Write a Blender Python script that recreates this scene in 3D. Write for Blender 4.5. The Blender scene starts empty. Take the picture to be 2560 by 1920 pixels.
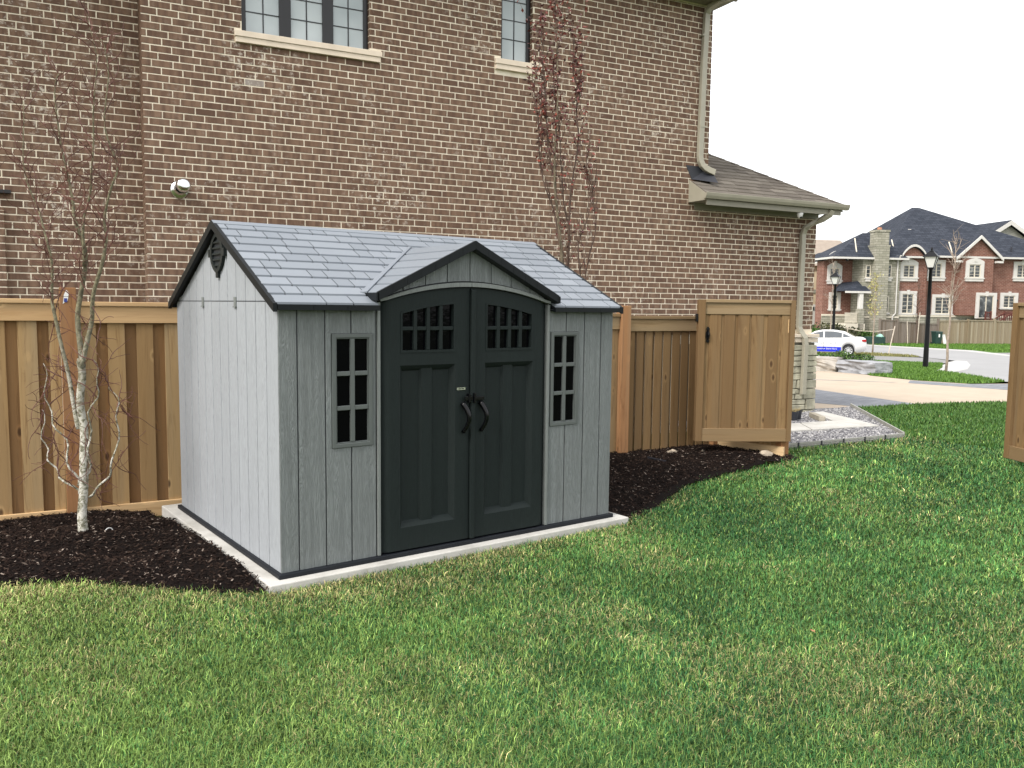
import bpy, math, random
import numpy as np
from mathutils import Vector, Matrix, noise as mnoise
R = math.radians
rng = random.Random(7)
nrg = np.random.default_rng(7)
scene = bpy.context.scene
col = scene.collection

# ------------------------------------------------------------------ camera, sky, sun, exposure
cam_d = bpy.data.cameras.new('camera')
cam_d.sensor_width = 36.0
cam_d.lens = 2106.34 / 2560 * 36.0
cam_d.clip_start, cam_d.clip_end = 0.05, 3000
cam = bpy.data.objects.new('camera', cam_d)
col.objects.link(cam)
CAM = Vector((-2.0795, -5.3938, 1.8156))
_r = Vector((0.80325919, -0.59552219, 0.01131324))
_u = Vector((0.04504458, 0.07967499, 0.99580263))
_f = Vector((0.59392395, 0.79937802, -0.09082472))
m = Matrix((_r, _u, -_f)).transposed().to_4x4()
m.translation = CAM
cam.matrix_world = m
scene.camera = cam

SUN_EL, SUN_AZ = R(46), R(-99)          # azimuth from +Y towards +X
world = bpy.data.worlds.new('World')
scene.world = world
world.use_nodes = True
wn, wl = world.node_tree.nodes, world.node_tree.links
wn.clear()
sky = wn.new('ShaderNodeTexSky')
sky.sky_type = 'NISHITA'
sky.sun_disc = False
sky.sun_elevation = SUN_EL
sky.sun_rotation = SUN_AZ
sky.air_density, sky.dust_density, sky.ozone_density = 1.0, 4.0, 1.0
bg1 = wn.new('ShaderNodeBackground')
bg1.inputs['Strength'].default_value = 0.06
wl.new(sky.outputs[0], bg1.inputs['Color'])
bg2 = wn.new('ShaderNodeBackground')      # the even white cloud deck
bg2.inputs['Color'].default_value = (1.0, 0.99, 0.975, 1)
bg2.inputs['Strength'].default_value = 1.5
add = wn.new('ShaderNodeAddShader')
wo = wn.new('ShaderNodeOutputWorld')
wl.new(bg1.outputs[0], add.inputs[0])
wl.new(bg2.outputs[0], add.inputs[1])
wl.new(add.outputs[0], wo.inputs['Surface'])

sun_d = bpy.data.lights.new('sun', 'SUN')
sun_d.energy = 3.2
sun_d.angle = R(18)
sun_d.color = (1.0, 0.96, 0.9)
sun = bpy.data.objects.new('sun', sun_d)
col.objects.link(sun)
sd = Vector((math.sin(SUN_AZ) * math.cos(SUN_EL), math.cos(SUN_AZ) * math.cos(SUN_EL), math.sin(SUN_EL)))
sun.rotation_euler = sd.to_track_quat('Z', 'Y').to_euler()

scene.render.engine = 'CYCLES'
scene.view_settings.view_transform = 'Standard'
scene.view_settings.look = 'None'
scene.view_settings.exposure = 0.0
scene.view_settings.gamma = 1.0
scene.view_settings.use_curve_mapping = False
scene.cycles.max_bounces = 5
scene.cycles.use_denoising = True

# ------------------------------------------------------------------ helpers
def lin(c):
    c = c / 255.0
    return c / 12.92 if c <= 0.04045 else ((c + 0.055) / 1.055) ** 2.4
def rgb(r, g, b, k=1.0):
    return (lin(r) * k, lin(g) * k, lin(b) * k)

class MB:
    """collects vertices and faces of ONE mesh"""
    def __init__(s):
        s.v, s.f, s.t = [], [], []
        s.tone = 0.5
    def poly(s, pts, faces):
        o = len(s.v)
        s.v += [tuple(p) for p in pts]
        s.f += [tuple(i + o for i in f) for f in faces]
        s.t += [s.tone] * len(faces)
        return s
    def box(s, x0, x1, y0, y1, z0, z1):
        return s.poly([(x0, y0, z0), (x1, y0, z0), (x1, y1, z0), (x0, y1, z0), (x0, y0, z1), (x1, y0, z1), (x1, y1, z1), (x0, y1, z1)],
                      [(3, 2, 1, 0), (4, 5, 6, 7), (0, 1, 5, 4), (1, 2, 6, 5), (2, 3, 7, 6), (3, 0, 4, 7)])
    def hexa(s, p):
        return s.poly(p, [(3, 2, 1, 0), (4, 5, 6, 7), (0, 1, 5, 4), (1, 2, 6, 5), (2, 3, 7, 6), (3, 0, 4, 7)])
    def extrude(s, poly2, axis, a, b):
        """poly2 (list of 2-tuples, ccw) extruded along axis 'x','y','z' from a to b"""
        def P(p, t):
            if axis == 'x': return (t, p[0], p[1])
            if axis == 'y': return (p[0], t, p[1])
            return (p[0], p[1], t)
        n = len(poly2)
        pts = [P(p, a) for p in poly2] + [P(p, b) for p in poly2]
        fs = [tuple(range(n))[::-1], tuple(range(n, 2 * n))]
        fs += [(i, (i + 1) % n, n + (i + 1) % n, n + i) for i in range(n)]
        return s.poly(pts, fs)
    def ring(s, outer, inner, axis, a, b):
        """frame between two loops of equal length, extruded"""
        def P(p, t):
            if axis == 'x': return (t, p[0], p[1])
            if axis == 'y': return (p[0], t, p[1])
            return (p[0], p[1], t)
        n = len(outer)
        pts = [P(p, a) for p in outer] + [P(p, a) for p in inner] + [P(p, b) for p in outer] + [P(p, b) for p in inner]
        fs = []
        for i in range(n):
            j = (i + 1) % n
            fs += [(i, j, n + j, n + i), (2 * n + i, 3 * n + i, 3 * n + j, 2 * n + j), (i, 2 * n + i, 2 * n + j, j), (n + i, n + j, 3 * n + j, 3 * n + i)]
        return s.poly(pts, fs)
    def tube(s, pts, rad, n=6, cap=True):
        pts = [Vector(p) for p in pts]
        if not isinstance(rad, (list, tuple)): rad = [rad] * len(pts)
        o = len(s.v)
        up = Vector((0.3, 0.2, 1)).normalized()
        for i, p in enumerate(pts):
            d = (pts[min(i + 1, len(pts) - 1)] - pts[max(i - 1, 0)])
            d = d.normalized() if d.length > 1e-9 else Vector((0, 0, 1))
            a = d.cross(up)
            if a.length < 1e-3: a = d.cross(Vector((1, 0, 0)))
            a.normalize()
            b = d.cross(a)
            for k in range(n):
                t = 2 * math.pi * k / n
                s.v.append(tuple(p + (a * math.cos(t) + b * math.sin(t)) * rad[i]))
        for i in range(len(pts) - 1):
            for k in range(n):
                k2 = (k + 1) % n
                s.f.append((o + i * n + k, o + i * n + k2, o + (i + 1) * n + k2, o + (i + 1) * n + k))
                s.t.append(s.tone)
        if cap:
            s.f.append(tuple(o + k for k in range(n))[::-1]); s.t.append(s.tone)
            e = o + (len(pts) - 1) * n
            s.f.append(tuple(e + k for k in range(n))); s.t.append(s.tone)
        return s
    def lathe(s, prof, n=20, c=(0, 0, 0)):
        """prof: list of (radius, z)"""
        o = len(s.v)
        for r_, z in prof:
            for k in range(n):
                t = 2 * math.pi * k / n
                s.v.append((c[0] + r_ * math.cos(t), c[1] + r_ * math.sin(t), c[2] + z))
        for i in range(len(prof) - 1):
            for k in range(n):
                k2 = (k + 1) % n
                s.f.append((o + i * n + k, o + i * n + k2, o + (i + 1) * n + k2, o + (i + 1) * n + k)); s.t.append(s.tone)
        return s
    def mesh(s, name, mat, smooth=False):
        me = bpy.data.meshes.new(name)
        me.from_pydata(s.v, [], s.f)
        if mat: me.materials.append(mat)
        at = me.attributes.new('tone', 'FLOAT', 'FACE')
        at.data.foreach_set('value', s.t)
        if smooth: me.polygons.foreach_set('use_smooth', [True] * len(me.polygons))
        me.update()
        return me
    def build(s, name, mat, parent=None, smooth=False, bevel=0, **kw):
        return link(name, s.mesh(name, mat, smooth), parent, bevel, **kw)

def link(name, me, parent=None, bevel=0, **kw):
    o = bpy.data.objects.new(name, me)
    col.objects.link(o)
    if parent: o.parent = parent
    if bevel:
        b = o.modifiers.new('bevel', 'BEVEL'); b.width = bevel; b.segments = 2; b.limit_method = 'ANGLE'; b.angle_limit = R(40)
    for k, v in kw.items(): o[k] = v
    return o

def empty(name, loc=(0, 0, 0), rz=0, parent=None, label=None, cat=None, group=None):
    o = bpy.data.objects.new(name, None)
    o.empty_display_size = 0.2
    col.objects.link(o)
    o.location = loc
    o.rotation_euler = (0, 0, rz)
    if parent: o.parent = parent
    if label: tag(o, label, cat, group)
    return o
def tag(o, label=None, cat=None, group=None, kind=None):
    if label: o['label'] = label
    if cat: o['category'] = cat
    if group: o['group'] = group
    if kind: o['kind'] = kind
    return o
def copy_tree(o, parent=None):
    c = o.copy(); col.objects.link(c); c.parent = parent
    for ch in list(o.children): copy_tree(ch, c)
    return c

# ------------------------------------------------------------------ materials
class NT:
    def __init__(s, name):
        s.m = bpy.data.materials.new(name); s.m.use_nodes = True
        s.n, s.l = s.m.node_tree.nodes, s.m.node_tree.links
        s.b = s.n['Principled BSDF']
    def new(s, t, **kw):
        x = s.n.new(t)
        for k, v in kw.items(): setattr(x, k, v)
        return x
    def math(s, op, a, b=None, clamp=False):
        x = s.new('ShaderNodeMath', operation=op, use_clamp=clamp)
        for i, v in enumerate((a, b)):
            if v is None: continue
            if isinstance(v, (int, float)): x.inputs[i].default_value = v
            else: s.l.new(v, x.inputs[i])
        return x.outputs[0]
    def coords(s, scale=(1, 1, 1), kind='Object', rot=(0, 0, 0)):
        tc = s.new('ShaderNodeTexCoord')
        mp = s.new('ShaderNodeMapping')
        mp.inputs['Scale'].default_value = scale
        mp.inputs['Rotation'].default_value = rot
        if kind == 'World':
            g = s.new('ShaderNodeNewGeometry'); s.l.new(g.outputs['Position'], mp.inputs['Vector'])
        else: s.l.new(tc.outputs[kind], mp.inputs['Vector'])
        return mp.outputs[0]
    def offset(s, vec, amt, mul=7.3):
        x = s.new('ShaderNodeVectorMath', operation='ADD')
        s.l.new(vec, x.inputs[0])
        c = s.new('ShaderNodeCombineXYZ')
        for i, k in enumerate((mul, mul * 1.7, mul * 2.3)): s.l.new(s.math('MULTIPLY', amt, k), c.inputs[i])
        s.l.new(c.outputs[0], x.inputs[1])
        return x.outputs[0]
    def noise(s, vec, scale, detail=4, rough=0.55, dist=0.0):
        x = s.new('ShaderNodeTexNoise')
        x.inputs['Scale'].default_value = scale; x.inputs['Detail'].default_value = detail
        x.inputs['Roughness'].default_value = rough; x.inputs['Distortion'].default_value = dist
        s.l.new(vec, x.inputs['Vector'])
        return x.outputs['Fac']
    def ramp(s, fac, stops):
        x = s.new('ShaderNodeValToRGB')
        e = x.color_ramp.elements
        while len(e) < len(stops): e.new(0.5)
        for i, (p, c) in enumerate(stops):
            e[i].position = p; e[i].color = (*c, 1) if len(c) == 3 else c
        s.l.new(fac, x.inputs[0])
        return x.outputs[0]
    def mix(s, fac, a, b, mode='MIX'):
        x = s.new('ShaderNodeMix', data_type='RGBA', blend_type=mode)
        for i, v in ((0, fac), (6, a), (7, b)):
            if isinstance(v, (int, float)): x.inputs[i].default_value = v
            elif isinstance(v, tuple): x.inputs[i].default_value = (*v, 1)
            else: s.l.new(v, x.inputs[i])
        return x.outputs[2]
    def rand(s):
        """a number of its own per object, plus the baked tone of a joined mesh"""
        oi = s.new('ShaderNodeObjectInfo')
        at = s.new('ShaderNodeAttribute', attribute_name='tone')
        return s.math('FRACT', s.math('ADD', oi.outputs['Random'], at.outputs['Fac']))
    def out(s, color=None, rough=0.7, bump=None, bump_str=0.3, bump_dist=0.01, spec=None, metal=None):
        if color is not None:
            if isinstance(color, tuple): s.b.inputs['Base Color'].default_value = (*color, 1)
            else: s.l.new(color, s.b.inputs['Base Color'])
        if isinstance(rough, (int, float)): s.b.inputs['Roughness'].default_value = rough
        else: s.l.new(rough, s.b.inputs['Roughness'])
        if spec is not None: s.b.inputs['Specular IOR Level'].default_value = spec
        if metal is not None: s.b.inputs['Metallic'].default_value = metal
        if bump is not None:
            x = s.new('ShaderNodeBump')
            x.inputs['Strength'].default_value = bump_str; x.inputs['Distance'].default_value = bump_dist
            s.l.new(bump, x.inputs['Height']); s.l.new(x.outputs[0], s.b.inputs['Normal'])
        return s.m

def plain(name, c, rough=0.6, var=0.12, scale=8, bump=0.0, spec=None, metal=None):
    t = NT(name)
    v = t.coords(kind='World')
    n = t.noise(v, scale, 5)
    lo, hi = tuple(x * (1 - var) for x in c), tuple(min(1, x * (1 + var)) for x in c)
    cl = t.ramp(n, [(0.3, lo), (0.7, hi)])
    return t.out(cl, rough, t.noise(v, scale * 9, 3) if bump else None, bump, 0.004, spec, metal)

M = {}
def mk_brick(name, base, dark, pale, white_amt=0.5, patch=None):
    t = NT(name)
    rnd = t.rand()
    v = t.coords(kind='World')
    c0 = t.ramp(rnd, [(0.0, tuple((a * .7 + b * .3) for a, b in zip(dark, base))), (0.14, base), (0.55, tuple((a + b) / 2 for a, b in zip(base, pale))), (0.8, base), (1.0, pale)])
    # vertical kiln bands inside each brick
    vb = t.offset(t.coords(scale=(17, 17, 2.2), kind='World'), rnd, 9)
    band = t.noise(vb, 1.0, 2, 0.5)
    c1 = t.mix(t.ramp(band, [(0.38, (0, 0, 0)), (0.62, (0.75,) * 3)]), c0, dark)
    fine = t.noise(v, 60, 4, 0.7)
    c2 = t.mix(t.ramp(fine, [(0.3, (0.35,) * 3), (0.7, (0, 0, 0))]), c1, tuple(x * 0.6 for x in base))
    # lime bloom in patches
    big = t.noise(v, 0.9, 3, 0.5)
    sm = t.noise(v, 13, 5, 0.7)
    w = t.math('MULTIPLY', t.ramp(big, [(0.46, (0.08,) * 3), (0.66, (1,) * 3)]), t.ramp(sm, [(0.54, (0,) * 3), (0.68, (1,) * 3)]))
    c3 = t.mix(t.math('MULTIPLY', w, white_amt), c2, (0.62, 0.56, 0.48))
    return t.out(c3, 0.92, t.noise(v, 90, 4, 0.7), 0.5, 0.004, 0.25)
M['brick'] = mk_brick('brown_brick', (0.200, 0.124, 0.084), (0.100, 0.058, 0.042), (0.255, 0.168, 0.118), 0.9)
M['brick_white'] = mk_brick('chalky_brick', (0.45, 0.42, 0.39), (0.25, 0.2, 0.17), (0.6, 0.57, 0.54), 1.0)
t = NT('mortar'); v = t.coords(kind='World')
M['mortar'] = t.out(t.ramp(t.noise(v, 7, 5, 0.65), [(0.3, (0.68, 0.60, 0.47)), (0.7, (0.84, 0.77, 0.63))]), 0.95, t.noise(v, 70, 3), 0.4, 0.004, 0.2)
M['sill'] = plain('cast_stone', (0.72, 0.62, 0.50), 0.85, 0.07, 6, 0.15)
M['black'] = plain('black_frame', (0.005, 0.005, 0.006), 0.35, 0.2)
M['putty'] = plain('putty_metal', (0.33, 0.31, 0.245), 0.4, 0.06, 5)
M['soffit'] = plain('soffit_metal', (0.24, 0.225, 0.175), 0.5, 0.06, 5)
M['flash'] = plain('black_flashing', (0.02, 0.022, 0.03), 0.5)
M['steel'] = plain('bright_steel', (0.75, 0.76, 0.77), 0.22, 0.1, 9, metal=1.0)
M['white'] = plain('white_plastic', (0.78, 0.78, 0.77), 0.35, 0.04)
t = NT('window_pane')      # a blind behind glass
v = t.coords(kind='Object')
M['pane'] = t.out(t.ramp(t.noise(v, 1.3, 2), [(0.3, (0.30, 0.35, 0.36)), (0.7, (0.48, 0.53, 0.54))]), 0.04, spec=0.9)
t = NT('dark_pane')
v = t.coords(kind='World')
M['dark_pane'] = t.out((0.002, 0.002, 0.003), 0.08, t.noise(v, 14, 3), 0.15, 0.01, 0.08)
t = NT('roof_shingle_brown'); rnd = t.rand(); v = t.coords(kind='World')
c = t.ramp(rnd, [(0, (0.105, 0.09, 0.075)), (0.5, (0.15, 0.132, 0.11)), (1, (0.20, 0.178, 0.15))])
M['shingle'] = t.out(t.mix(t.ramp(t.noise(v, 120, 3), [(0.35, (0.5,) * 3), (0.65, (0,) * 3)]), c, (0.06, 0.052, 0.045)), 0.95, t.noise(v, 150, 2), 0.4, 0.003, 0.2)

def wood(name, base, dark, grey, axis='z', knots=True):
    t = NT(name)
    rnd = t.rand()
    sc = {'z': (26, 26, 1.5), 'x': (1.5, 26, 26)}[axis]
    v = t.offset(t.coords(scale=sc), rnd, 31)
    g = t.noise(v, 1.0, 5, 0.65, 1.0)
    w = t.offset(t.coords(scale=tuple(s * 0.18 for s in sc)), rnd, 17)
    big = t.noise(w, 1.0, 3, 0.5, 0.6)
    c = t.ramp(g, [(0.32, dark), (0.47, base), (0.75, tuple(min(1, x * 1.18) for x in base))])
    c = t.mix(t.ramp(big, [(0.42, (0,) * 3), (0.72, (0.8,) * 3)]), c, grey)
    c = t.mix(t.math('MULTIPLY', t.math('FRACT', t.math('MULTIPLY', rnd, 7.7)), 0.75), c, tuple(x * k for x, k in zip(base, (0.58, 0.50, 0.42))), 'MIX')
    bump = g
    if knots:
        ks = {'z': (6.5, 6.5, 2.9), 'x': (2.6, 6.5, 6.5)}[axis]
        vo = t.new('ShaderNodeTexVoronoi'); vo.inputs['Scale'].default_value = 1.0
        t.l.new(t.offset(t.coords(scale=ks), rnd, 13), vo.inputs['Vector'])
        k = t.ramp(vo.outputs['Distance'], [(0.075, (1,) * 3), (0.14, (0,) * 3)])
        sel = t.new('ShaderNodeSeparateColor'); t.l.new(vo.outputs['Color'], sel.inputs[0])
        k = t.math('MULTIPLY', k, t.math('GREATER_THAN', sel.outputs[0], 0.42))
        c = t.mix(t.math('MULTIPLY', k, 0.85), c, (0.06, 0.03, 0.014))
        ring = t.ramp(vo.outputs['Distance'], [(0.13, (0,) * 3), (0.16, (0.5,) * 3), (0.24, (0,) * 3)])
        c = t.mix(t.math('MULTIPLY', ring, t.math('GREATER_THAN', sel.outputs[0], 0.42)), c, tuple(min(1, x * 1.25) for x in base))
    return t.out(c, 0.8, bump, 0.25, 0.004, 0.25)
M['fence'] = wood('fence_board', (0.39, 0.262, 0.125), (0.21, 0.12, 0.048), (0.33, 0.26, 0.16))
M['fence_back'] = wood('fence_back_board', (0.30, 0.165, 0.068), (0.15, 0.075, 0.028), (0.27, 0.175, 0.09))
M['fence_rail'] = wood('fence_rail', (0.64, 0.44, 0.235), (0.48, 0.30, 0.14), (0.58, 0.43, 0.25), 'x')
M['post'] = wood('cedar_post', (0.32, 0.165, 0.075), (0.17, 0.075, 0.03), (0.33, 0.215, 0.12))
M['gate'] = wood('gate_board', (0.235, 0.152, 0.072), (0.13, 0.072, 0.030), (0.215, 0.165, 0.10))
M['gate_rail'] = wood('gate_rail', (0.29, 0.205, 0.11), (0.20, 0.13, 0.062), (0.27, 0.21, 0.13), 'x')

def grained(name, base, amt=0.35, dist=0.004):
    """moulded plastic with an embossed wood grain"""
    t = NT(name)
    rnd = t.rand()
    v = t.offset(t.coords(scale=(18, 18, 1.1)), rnd, 23)
    a = t.noise(v, 1.0, 3, 0.6, 2.2)
    rings = t.math('FRACT', t.math('MULTIPLY', a, 9.0))
    tri = t.math('ABSOLUTE', t.math('SUBTRACT', rings, 0.5))
    v2 = t.coords(scale=(60, 60, 5))
    h = t.math('ADD', t.math('MULTIPLY', tri, 1.2), t.math('MULTIPLY', t.noise(v2, 3, 3, 0.7), 0.8))
    c = t.ramp(h, [(0.3, tuple(x * 0.80 for x in base)), (0.85, tuple(x * 1.10 for x in base))])
    c = t.mix(t.math('MULTIPLY', rnd, 0.28), c, tuple(x * 0.82 for x in base))
    return t.out(c, 0.62, h, amt, dist, 0.3)
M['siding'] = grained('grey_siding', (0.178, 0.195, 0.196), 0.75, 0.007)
M['siding_smooth_lit'] = grained('grey_siding_side_lit', (0.315, 0.335, 0.36), 0.10, 0.003)  # same plastic as front; left wall's light put into the paler colour
M['trim'] = grained('grey_trim', (0.175, 0.19, 0.185), 0.15, 0.003)
M['groove'] = plain('groove_dark', (0.012, 0.014, 0.018), 0.7)
M['door'] = grained('slate_door', (0.0125, 0.0178, 0.0175), 0.12, 0.003)
M['door'].node_tree.nodes['Principled BSDF'].inputs['Specular IOR Level'].default_value = 0.16
M['fascia'] = plain('black_fascia', (0.006, 0.008, 0.0095), 0.5, 0.15, 12, spec=0.2)
M['base_plate'] = plain('base_plate', (0.009, 0.011, 0.015), 0.55, 0.15, 12, spec=0.25)
M['win_frame'] = plain('grey_window_frame', (0.088, 0.10, 0.097), 0.5, 0.06)
M['handle'] = plain('black_handle', (0.002, 0.002, 0.003), 0.25, 0.1, spec=0.3)
M['vent'] = plain('dark_vent', (0.014, 0.018, 0.018), 0.55, 0.1, spec=0.25)
t = NT('grey_roof_shingle'); rnd = t.rand(); v = t.coords(kind='World')
c = t.ramp(rnd, [(0, (0.185, 0.208, 0.236)), (0.6, (0.212, 0.236, 0.266)), (1, (0.24, 0.266, 0.297))])
M['shed_roof'] = t.out(t.mix(t.math('MULTIPLY', t.noise(v, 5, 4), 0.25), c, (0.15, 0.165, 0.20)), 0.42, t.noise(v, 160, 2), 0.12, 0.002, 0.45)
M['shed_roof_base_shade'] = plain('shed_roof_base_shade', (0.010, 0.012, 0.016), 0.7)  # near-black slab: shade of the moulded shingle grooves put into its colour
t = NT('pale_concrete'); v = t.coords(kind='World')
c = t.ramp(t.noise(v, 3.2, 6, 0.65), [(0.3, (0.36, 0.35, 0.32)), (0.55, (0.50, 0.49, 0.46)), (0.8, (0.58, 0.57, 0.54))])
M['concrete'] = t.out(c, 0.9, t.noise(v, 60, 4), 0.25, 0.004, 0.25)

# ------------------------------------------------------------------ ground
BD = Vector((0.88, 0.475)).normalized()
GS = [-1000, 11, 34, 46, 76, 200, 3000]
GZ = [-0.09, -0.09, -0.45, -0.67, -0.85, -0.9, -0.9]
def gz(x, y):
    return float(np.interp((x - CAM.x) * BD.x + (y - CAM.y) * BD.y, GS, GZ))
def gzv(x, y):
    return np.interp((x - CAM.x) * BD.x + (y - CAM.y) * BD.y, GS, GZ)

def drape(name, poly, mat, dz, kind='structure', thick=0):
    """flat polygon laid on the ground, creased where the ground bends"""
    import bmesh
    bm = bmesh.new()
    vs = [bm.verts.new((x, y, 0)) for x, y in poly]
    f = bm.faces.new(vs)
    bm.normal_update()
    if f.normal.z < 0: bmesh.ops.reverse_faces(bm, faces=[f])
    for s in GS[1:-1]:
        bmesh.ops.bisect_plane(bm, geom=bm.verts[:] + bm.edges[:] + bm.faces[:], plane_co=(CAM.x + BD.x * s, CAM.y + BD.y * s, 0), plane_no=(BD.x, BD.y, 0))
    for w in bm.verts: w.co.z = gz(w.co.x, w.co.y) + dz
    if thick:
        r_ = bmesh.ops.extrude_face_region(bm, geom=bm.faces[:])
        for w in r_['geom']:
            if isinstance(w, bmesh.types.BMVert): w.co.z -= thick
        bmesh.ops.recalc_face_normals(bm, faces=bm.faces[:])
    me = bpy.data.meshes.new(name)
    bm.to_mesh(me); bm.free()
    me.materials.append(mat)
    o = link(name, me)
    if kind: o['kind'] = kind
    return o

t = NT('turf_soil'); v = t.coords(kind='World')
g1 = t.noise(v, 1.1, 5, 0.6); g2 = t.noise(v, 45, 5, 0.75)
c = t.ramp(g2, [(0.3, (0.022, 0.035, 0.010)), (0.55, (0.055, 0.085, 0.022)), (0.75, (0.12, 0.135, 0.045))])
M['turf'] = t.out(t.mix(t.ramp(g1, [(0.4, (0,) * 3), (0.7, (0.5,) * 3)]), c, (0.12, 0.105, 0.045)), 0.95, g2, 0.6, 0.02, 0.1)
M['far_turf'] = None
t = NT('far_grass'); v = t.coords(kind='World')
g2 = t.noise(v, 5.5, 6, 0.75)
c = t.ramp(g2, [(0.3, (0.045, 0.095, 0.018)), (0.55, (0.075, 0.155, 0.028)), (0.75, (0.12, 0.20, 0.045))])
M['far_grass'] = t.out(c, 0.95, g2, 0.5, 0.04, 0.1)
xs = [-600, -60, -20] ; 
gp = MB()
ss = [-700, 11, 34, 46, 76, 200, 1500]
for i in range(len(ss) - 1):
    a, b = ss[i], ss[i + 1]
    P = []
    for s_, tt in ((a, -900), (b, -900), (b, 900), (a, 900)):
        x = CAM.x + BD.x * s_ - BD.y * tt; y = CAM.y + BD.y * s_ + BD.x * tt
        P.append((x, y, float(np.interp(s_, GS, GZ)) - 0.26))
    gp.poly(P, [(0, 1, 2, 3)])
gp.build('ground', M['turf'], kind='structure')
drape('yard', [(-9, -14), (40, -14), (40, -4), (21.4, 2.55), (19.07, 3.42), (16.38, 4.21), (14.15, 4.42), (10.5, 1.36), (8.0, 1.60), (7.45, 1.45), (7.2, 1.03), (6.6, 0.99), (5.55, 0.88), (4.74, 0.74), (3.72, 0.22), (3.2, 0.0), (3.16, 0.3), (-0.12, 0.3), (-0.16, 0.0), (-0.35, 0.13), (-0.64, 0.42), (-1.09, 0.91), (-1.54, 1.14), (-2.6, 1.67), (-6, 2.62), (-9, 3.5)], M['turf'], -0.012)

# ------------------------------------------------------------------ SHED (local = world: front-left bottom corner at the origin)
W, D, HE, HR = 3.016, 2.4, 1.80, 2.44
shed = empty('garden_shed', (0, 0, 0), label='grey moulded garden shed with dark double doors on a concrete pad', cat='shed')
slab = MB().box(-0.12, 3.16, -0.11, 2.62, -0.28, -0.035).build('concrete_pad', M['concrete'], bevel=0.008)
tag(slab, 'pale concrete pad showing round the foot of the grey shed', 'slab')
MB().box(-0.028, W + 0.03, -0.03, D + 0.03, -0.035, -0.001).build('base_plate', M['base_plate'], shed, bevel=0.006)
SL = (HR - 1.82) / (D / 2 + 0.06)            # roof slope
yr = D / 2 - 0.005
def roof_z(y): return HR - SL * abs(y - yr)
# --- side walls and back: dark core with planks let in front of it
def planked_wall(name, edges, fixed, mat, zt, axis, sgn, depth=0.016, gap=0.004, z0=0.0):
    """wall of vertical planks; axis 'x' runs along x at y=fixed, axis 'y' along y at x=fixed; sgn = outward direction"""
    core = MB()
    lo, hi = edges[0], edges[-1]
    return core
def plank(parent, a, b, fixed, axis, sgn, zlo, zt0, zt1, mat, depth=0.012, name='plank', ext=0.0):
    mb = MB()
    o0, o1 = fixed, fixed - sgn * depth
    c = 0.0035
    def P(s_, o_, z): return (s_, o_, z) if axis == 'x' else (o_, s_, z)
    # chamfered front
    pts = [P(a, o1, zlo), P(b, o1, zlo), P(b, o1, zt1), P(a, o1, zt0), P(a, fixed - sgn * c, zlo), P(b, fixed - sgn * c, zlo), P(b, fixed - sgn * c, zt1), P(a, fixed - sgn * c, zt0),
           P(a + c, o0, zlo), P(b - c, o0, zlo), P(b - c, o0, zt1), P(a + c, o0, zt0)]
    mb.poly(pts, [(0, 1, 2, 3), (8, 9, 10, 11), (4, 5, 9, 8), (5, 6, 10, 9), (6, 7, 11, 10), (7, 4, 8, 11), (0, 1, 5, 4), (1, 2, 6, 5), (2, 3, 7, 6), (3, 0, 4, 7)])
    me = mb.mesh(name, mat)
    import bmesh
    bm = bmesh.new(); bm.from_mesh(me); bmesh.ops.recalc_face_normals(bm, faces=bm.faces[:]); bm.to_mesh(me); bm.free()
    return link(name, me, parent)
G2 = 0.0058
# left gable wall (x = 0), right gable wall (x = W): lower panel and gable above a seam
for nm, xf, sg in (('left', 0.0, -1), ('right', W, 1)):
    cx = (xf, xf - sg * 0.03)
    core = MB().extrude([(0.01, 0), (D - 0.01, 0), (D - 0.01, 1.79), (yr, HR - 0.05), (0.01, 1.79)], 'x', min(cx) + (0.006 if sg < 0 else 0), max(cx) - (0.006 if sg > 0 else 0))
    wall = core.build('side_wall', M['groove'], shed)
    e = [0.0] + [0.03 + 0.1975 * k for k in range(1, 12)] + [D]
    for i in range(len(e) - 1):
        plank(wall, e[i] + G2, e[i + 1] - G2, xf, 'y', sg, 0.0, 1.833, 1.833, M['siding_smooth_lit'])
    for i in range(len(e) - 1):
        a, b = e[i] + G2, e[i + 1] - G2
        za, zb = roof_z(a) - 0.055, roof_z(b) - 0.055
        if max(za, zb) < 1.86: continue
        if a < yr < b:
            mid = yr
            plank(wall, a, mid, xf, 'y', sg, 1.840, max(za, 1.842), HR - 0.055, M['siding_smooth_lit'])
            plank(wall, mid, b, xf, 'y', sg, 1.840, HR - 0.055, max(zb, 1.842), M['siding_smooth_lit'])
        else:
            plank(wall, a, b, xf, 'y', sg, 1.840, max(za, 1.842), max(zb, 1.842), M['siding_smooth_lit'])
# back wall
MB().box(0.01, W - 0.01, D - 0.03, D, 0, 1.79).build('back_wall', M['siding_smooth_lit'], shed)
# clips over the seam
for y in (1.62, 0.835):
    mb = MB().box(-0.007, 0.001, y - 0.024, y + 0.024, 1.795, 1.868)
    mb.box(-0.013, -0.006, y - 0.028, y + 0.028, 1.79, 1.80).build('seam_clip', M['trim'], shed)
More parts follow.
